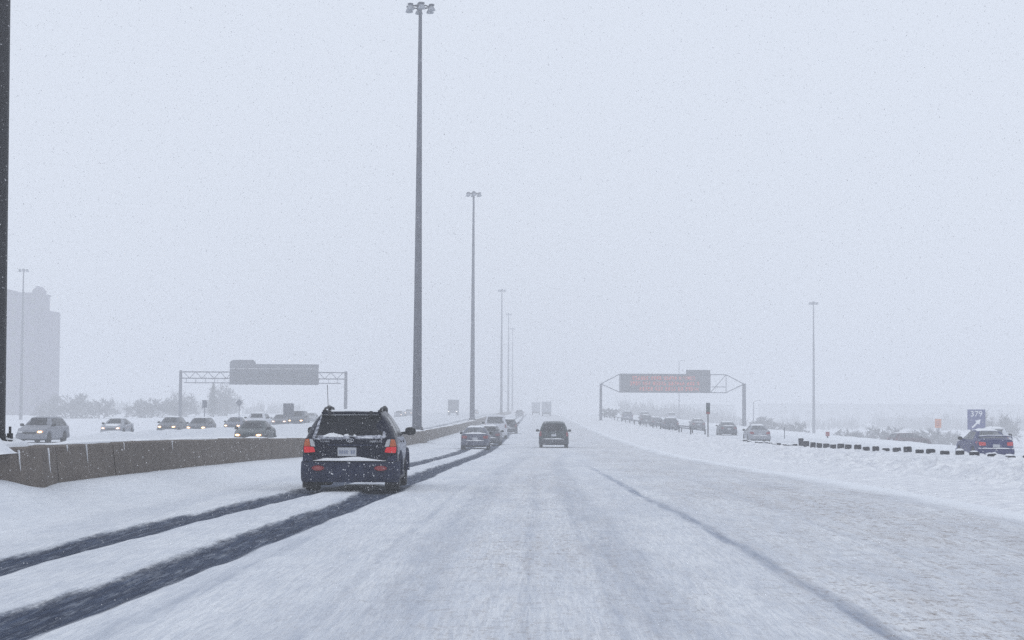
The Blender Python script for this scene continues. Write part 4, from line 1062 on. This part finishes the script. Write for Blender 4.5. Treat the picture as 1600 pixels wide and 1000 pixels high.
lamp_post(38.5, 480, gz(38.5, 480), 16.3, 'thin lamp post rising behind the message sign')
lamp_post(48.6, 400, gz(48.6, 400), 7.0, 'short lamp post right of the slim gantry')

# ------------------------------------------------------------------ trees and shrubs
def branch_mesh(seed, h, spread, n_main, twigs, name):
    rg = random.Random(seed); tr = MB(); tw = MB()
    def grow(p, d, L, r, lev):
        q = p+d*L
        (tr if lev < 2 else tw).tube(p, q, r, r*.6, 5 if lev < 2 else 3, cap=False)
        if lev >= 4: return
        for _ in range(4 if lev < 3 else twigs):
            nd = (d+Vector((rg.gauss(0, .75), rg.gauss(0, .75), rg.gauss(.05, .45)))).normalized()
            t = rg.uniform(.45, 1.0)
            grow(p+d*L*t, nd, L*rg.uniform(.5, .8), max(.030, r*.5), lev+1)
    for i in range(n_main):
        a = 2*math.pi*i/n_main+rg.uniform(-.4, .4)
        d = Vector((math.cos(a)*spread, math.sin(a)*spread, 1)).normalized()
        grow(Vector((.1*math.cos(a), .1*math.sin(a), -.3)), d, h*rg.uniform(.3, .42), h*.022, 0)
    return tr.mesh(name+'_trunk', None), tw.mesh(name+'_crown', None)
SHR = [branch_mesh(100+i, 5.0, [.8, .5, .65][i], [6, 4, 5][i], 7, 'shrub') for i in range(3)]
def bare_tree(name, x, y, z, s, kind, label, cat, group, sz=None):
    r = tag(empty(name, (x, y, z), random.uniform(0, 6.28)), label, cat, group); r.scale = (s, s, sz or s)
    obj('trunk', SHR[kind][0], M['bark'], r); obj('crown', SHR[kind][1], M['bark'], r)
TL = 'bare shrubs and trees left of the highway'
for (x, y, s, k, lb, sz) in [
  (-78, 300, 1.45, 0, 'wide bare bush just right of the tower block, leftmost', 1.5), (-72, 296, 1.2, 2, 'bare bush overlapping the leftmost bush on its right', 1.3),
  (-83, 305, 1.1, 2, 'bare bush in front of the tower block foot', .9),
  (-63.5, 292, 1.15, 0, 'round bare bush above the lone pale oncoming sedan', 1.2), (-59.5, 298, 1.15, 2, 'bare bush beside the round one, nearer the gantry', 1.2),
  (-55.5, 318, 1.3, 2, 'bare bush standing at the left gantry leg', 1.45), (-65, 330, 1.3, 1, 'thin bare tree behind the gantry bushes', 1.5), (-58.5, 335, 1.2, 1, 'thin upright bare tree just left of the gantry leg', 1.9)]:
    x, y, s, sz = x*1.3, y*1.3, s*1.3, sz*1.3
    bare_tree('bare_shrub', x, y, gz(x, y)-.6, s, k, lb, 'shrub', TL, sz)
TRG = 'bare shrubs and trees on the right'
for (x, y, s, k, lb, sz) in [
  (50.5, 262, 1.25, 0, 'bare bush right of the lone mast, the broadest one', .95), (46.5, 265, 1.0, 2, 'bare bush on the left flank of the broadest right one', .8), (57, 262, 1.0, 2, 'bare shrub behind the maroon car', .95),
  (41, 285, 1.0, 2, 'bare bush at the foot of the lone mast', .8), (37, 290, .9, 0, 'bare bush left of the lone mast foot', .75), (66, 265, 1.05, 0, 'bare bush between orange sign and exit sign', .9), (62, 270, .9, 2, 'bare bush behind the orange sign', .8),
  (74, 285, 1.3, 1, 'round topped tree right of the exit sign', 1.35)]:
    x, y, s, sz = x*1.2, y*1.2, s*1.2, sz*1.2
    bare_tree('bare_shrub', x, y, gz(x, y)-.2, s, k, lb, 'shrub', TRG, sz*1.25)
bare_tree('bare_shrub', 14.6, 352, gz(14.6, 352), .8, 2, 'bare bush at the far left end of the hazy queue', 'shrub', TRG, .75)
# evergreen
def conifer(x, y, z, h, label):
    rg = random.Random(5); r = tag(empty('evergreen_tree', (x, y, z)), label, 'tree')
    mb = MB(); mb.tube((0, 0, -.3), (0, 0, h*.95), .16, .03, 7); mb.build('trunk', M['bark'], r)
    mb = MB()
    for i in range(900):
        t = rg.random()**.8; zz = .4+t*(h-.4); rad = (1-t)**.8*h*.23*rg.uniform(.35, 1)*(.8+.3*math.sin(zz*5)); a = rg.uniform(0, 6.28)
        c = Vector((rad*math.cos(a), rad*math.sin(a), zz)); s = rg.uniform(.15, .32)
        d1 = Vector((math.cos(a), math.sin(a), -.35))*s; d2 = Vector((-math.sin(a), math.cos(a), 0))*s*.4
        mb.add([c-d1, c+d2, c+d1, c-d2, c+Vector((0, 0, s*.2))], [(0, 1, 4), (1, 2, 4), (2, 3, 4), (3, 0, 4)])
    mb.build('crown', M['needles'], r, None)
conifer(-65.6, 365, gz(-65.6, 365)-.5, 7.6, 'hazy evergreen tree just right of the left gantry leg')
# far woods
def wood(x0, x1, y0, y1, h, n, seed, label):
    rg = random.Random(seed); mb = MB()
    for i in range(n):
        x = rg.uniform(x0, x1); y_ = rg.uniform(y0, y1); z = gz(x, y_)-.8; hh = h*rg.uniform(.5, 1.1)
        for q in range(26):
            a = rg.uniform(0, 6.28); e = Vector((math.cos(a)*rg.uniform(.1, .45), math.sin(a)*.3, 1)).normalized()
            p = Vector((x+rg.uniform(-1.5, 1.5), y_, z+hh*rg.uniform(0, .45))); mb.tube(p, p+e*hh*rg.uniform(.25, .6), .13, .05, 3, cap=False)
    o = mb.build('far_wood', M['bark'], None, None); tag(o, label, 'woods', kind='stuff'); return o
wood(-300, -90, 620, 700, 6, 260, 1, 'far off bare wood line left of the highway in haze')
wood(90, 290, 600, 680, 7, 260, 2, 'far off bare wood line right of the highway in haze')
wood(30, 66, 560, 640, 8, 120, 4, 'hazy bare thicket behind the slim gantry')

# ------------------------------------------------------------------ far buildings
def building(name, x0, x1, y0, y1, z0, z1, mat, label, nwx=0, nwz=0, wd=(1.2, 1.4)):
    r = tag(empty(name, ((x0+x1)/2, y0, z0)), label, 'building')
    mb = MB(); mb.box(x0, x1, y0, y1, z0, z1); child(mb.build('wall', M[mat]), r)
    mb = MB(); mb.box(x0-.3, x1+.3, y0-.3, y1+.3, z1+.003, z1+.5); child(mb.build('roof', M[mat]), r)
    if nwx:
        w = MB(); w.box(-wd[0]/2, wd[0]/2, -.05, .06, -wd[1]/2, wd[1]/2); wm = w.mesh('window')
        for j in range(nwz):
            for i in range(nwx):
                o = child(obj('window', wm, M['win_far']), r); o.location = (x0+(i+.5)*(x1-x0)/nwx, y0-.03, z0+(j+.7)*(z1-z0-.8)/nwz)
    return r
TY = 480
tower = building('tower_block', -152, -134, TY, TY+12, -2, 31.8, 'tower_wall', 'tall hazy grey tower block with stepped gabled top at far left', 7, 11)
mb = MB(); mb.box(-133.997, -130.5, TY+.7, TY+10, -2, 27.4); child(mb.build('side_wing', M['tower_wall']), tower)
mb = MB(); mb.prism([(-136, 32.31), (-133.6, 32.31), (-133.6, 33.0), (-134.6, 34.2), (-136, 33.0)], TY+1.5, TY+7); child(mb.build('gable', M['tower_wall']), tower)
mb = MB(); mb.prism([(-152, 32.31), (-139.5, 32.31), (-143, 33.4), (-146, 33.8), (-152, 33.8)], TY+3, TY+10); child(mb.build('penthouse', M['tower_wall']), tower)
building('long_hall', 118, 420, 900, 950, -6.5, 4.9, 'low_wall', 'long hazy flat roofed hall on the right behind the lone mast', 24, 1, (4.2, 1.8))
building('long_hall', 140, 400, 700, 732, -6.5, -1.2, 'low_wall', 'low hazy hall on the right behind the exit sign', 22, 1, (4.4, 1.2))
building('low_shed', 66, 100, 900, 915, -4, 4.2, 'low_wall', 'faint low shed behind the right leg of the slim gantry', 4, 1)

# ------------------------------------------------------------------ haze and falling snow
mb = MB(); mb.box(-1600, 1600, -200, 2600, -7.5, 36)
hz = mb.build('haze', None, None, None)
hm = bpy.data.materials.new('snow_haze'); hm.use_nodes = True; hn = hm.node_tree; hn.nodes.clear()
pv = hn.nodes.new('ShaderNodeVolumePrincipled'); pv.inputs['Color'].default_value = (.97, .98, 1.0, 1); pv.inputs['Density'].default_value = HAZE_DENSITY; pv.inputs['Anisotropy'].default_value = 0.0
ho = hn.nodes.new('ShaderNodeOutputMaterial'); hn.links.new(pv.outputs[0], ho.inputs['Volume'])
hz.data.materials.append(hm); tag(hz, 'pale haze of blowing snow over the whole highway', 'haze', kind='stuff')

nr = np.random.default_rng(5)
N = 150000
Yf = 6.0+104.0*nr.random(N)**1.0
Xf = (nr.random(N)*2-1)*(.36*Yf+2.5); Zf = -1.5+nr.random(N)*(.27*Yf+3.5)
ok = Zf > P(Yf)+.05
Xf, Yf, Zf = Xf[ok], Yf[ok], Zf[ok]; N = len(Xf)
s = .0035+.0065*nr.random(N)**2.5; s *= np.clip(Yf / 28, .28, 1.0)
base = np.array([(1, 0, -.5), (-.5, .87, -.5), (-.5, -.87, -.5), (0, 0, 1.1)])
st = np.stack([1+.3*nr.random(N), np.ones(N), 1+.5*nr.random(N)], 1)
v = (np.stack([Xf, Yf, Zf], 1)[:, None, :]+base[None]*s[:, None, None]*st[:, None, :]).reshape(-1, 3)
t = np.array([(0, 2, 1), (0, 1, 3), (1, 2, 3), (2, 0, 3)])
f = (t[None]+4*np.arange(N)[:, None, None]).reshape(-1, 3)
me = bpy.data.meshes.new('falling_snow'); me.vertices.add(len(v)); me.vertices.foreach_set('co', v.ravel())
me.loops.add(f.size); me.loops.foreach_set('vertex_index', f.ravel().astype(np.int32)); me.polygons.add(len(f))
me.polygons.foreach_set('loop_start', np.arange(0, f.size, 3, dtype=np.int32)); me.polygons.foreach_set('loop_total', np.full(len(f), 3, dtype=np.int32)); me.update(calc_edges=True); me.shade_smooth()
fs_o = obj('falling_snow', me, M['flake']); tag(fs_o, 'white snowflakes falling through the air', 'snowfall', kind='stuff')
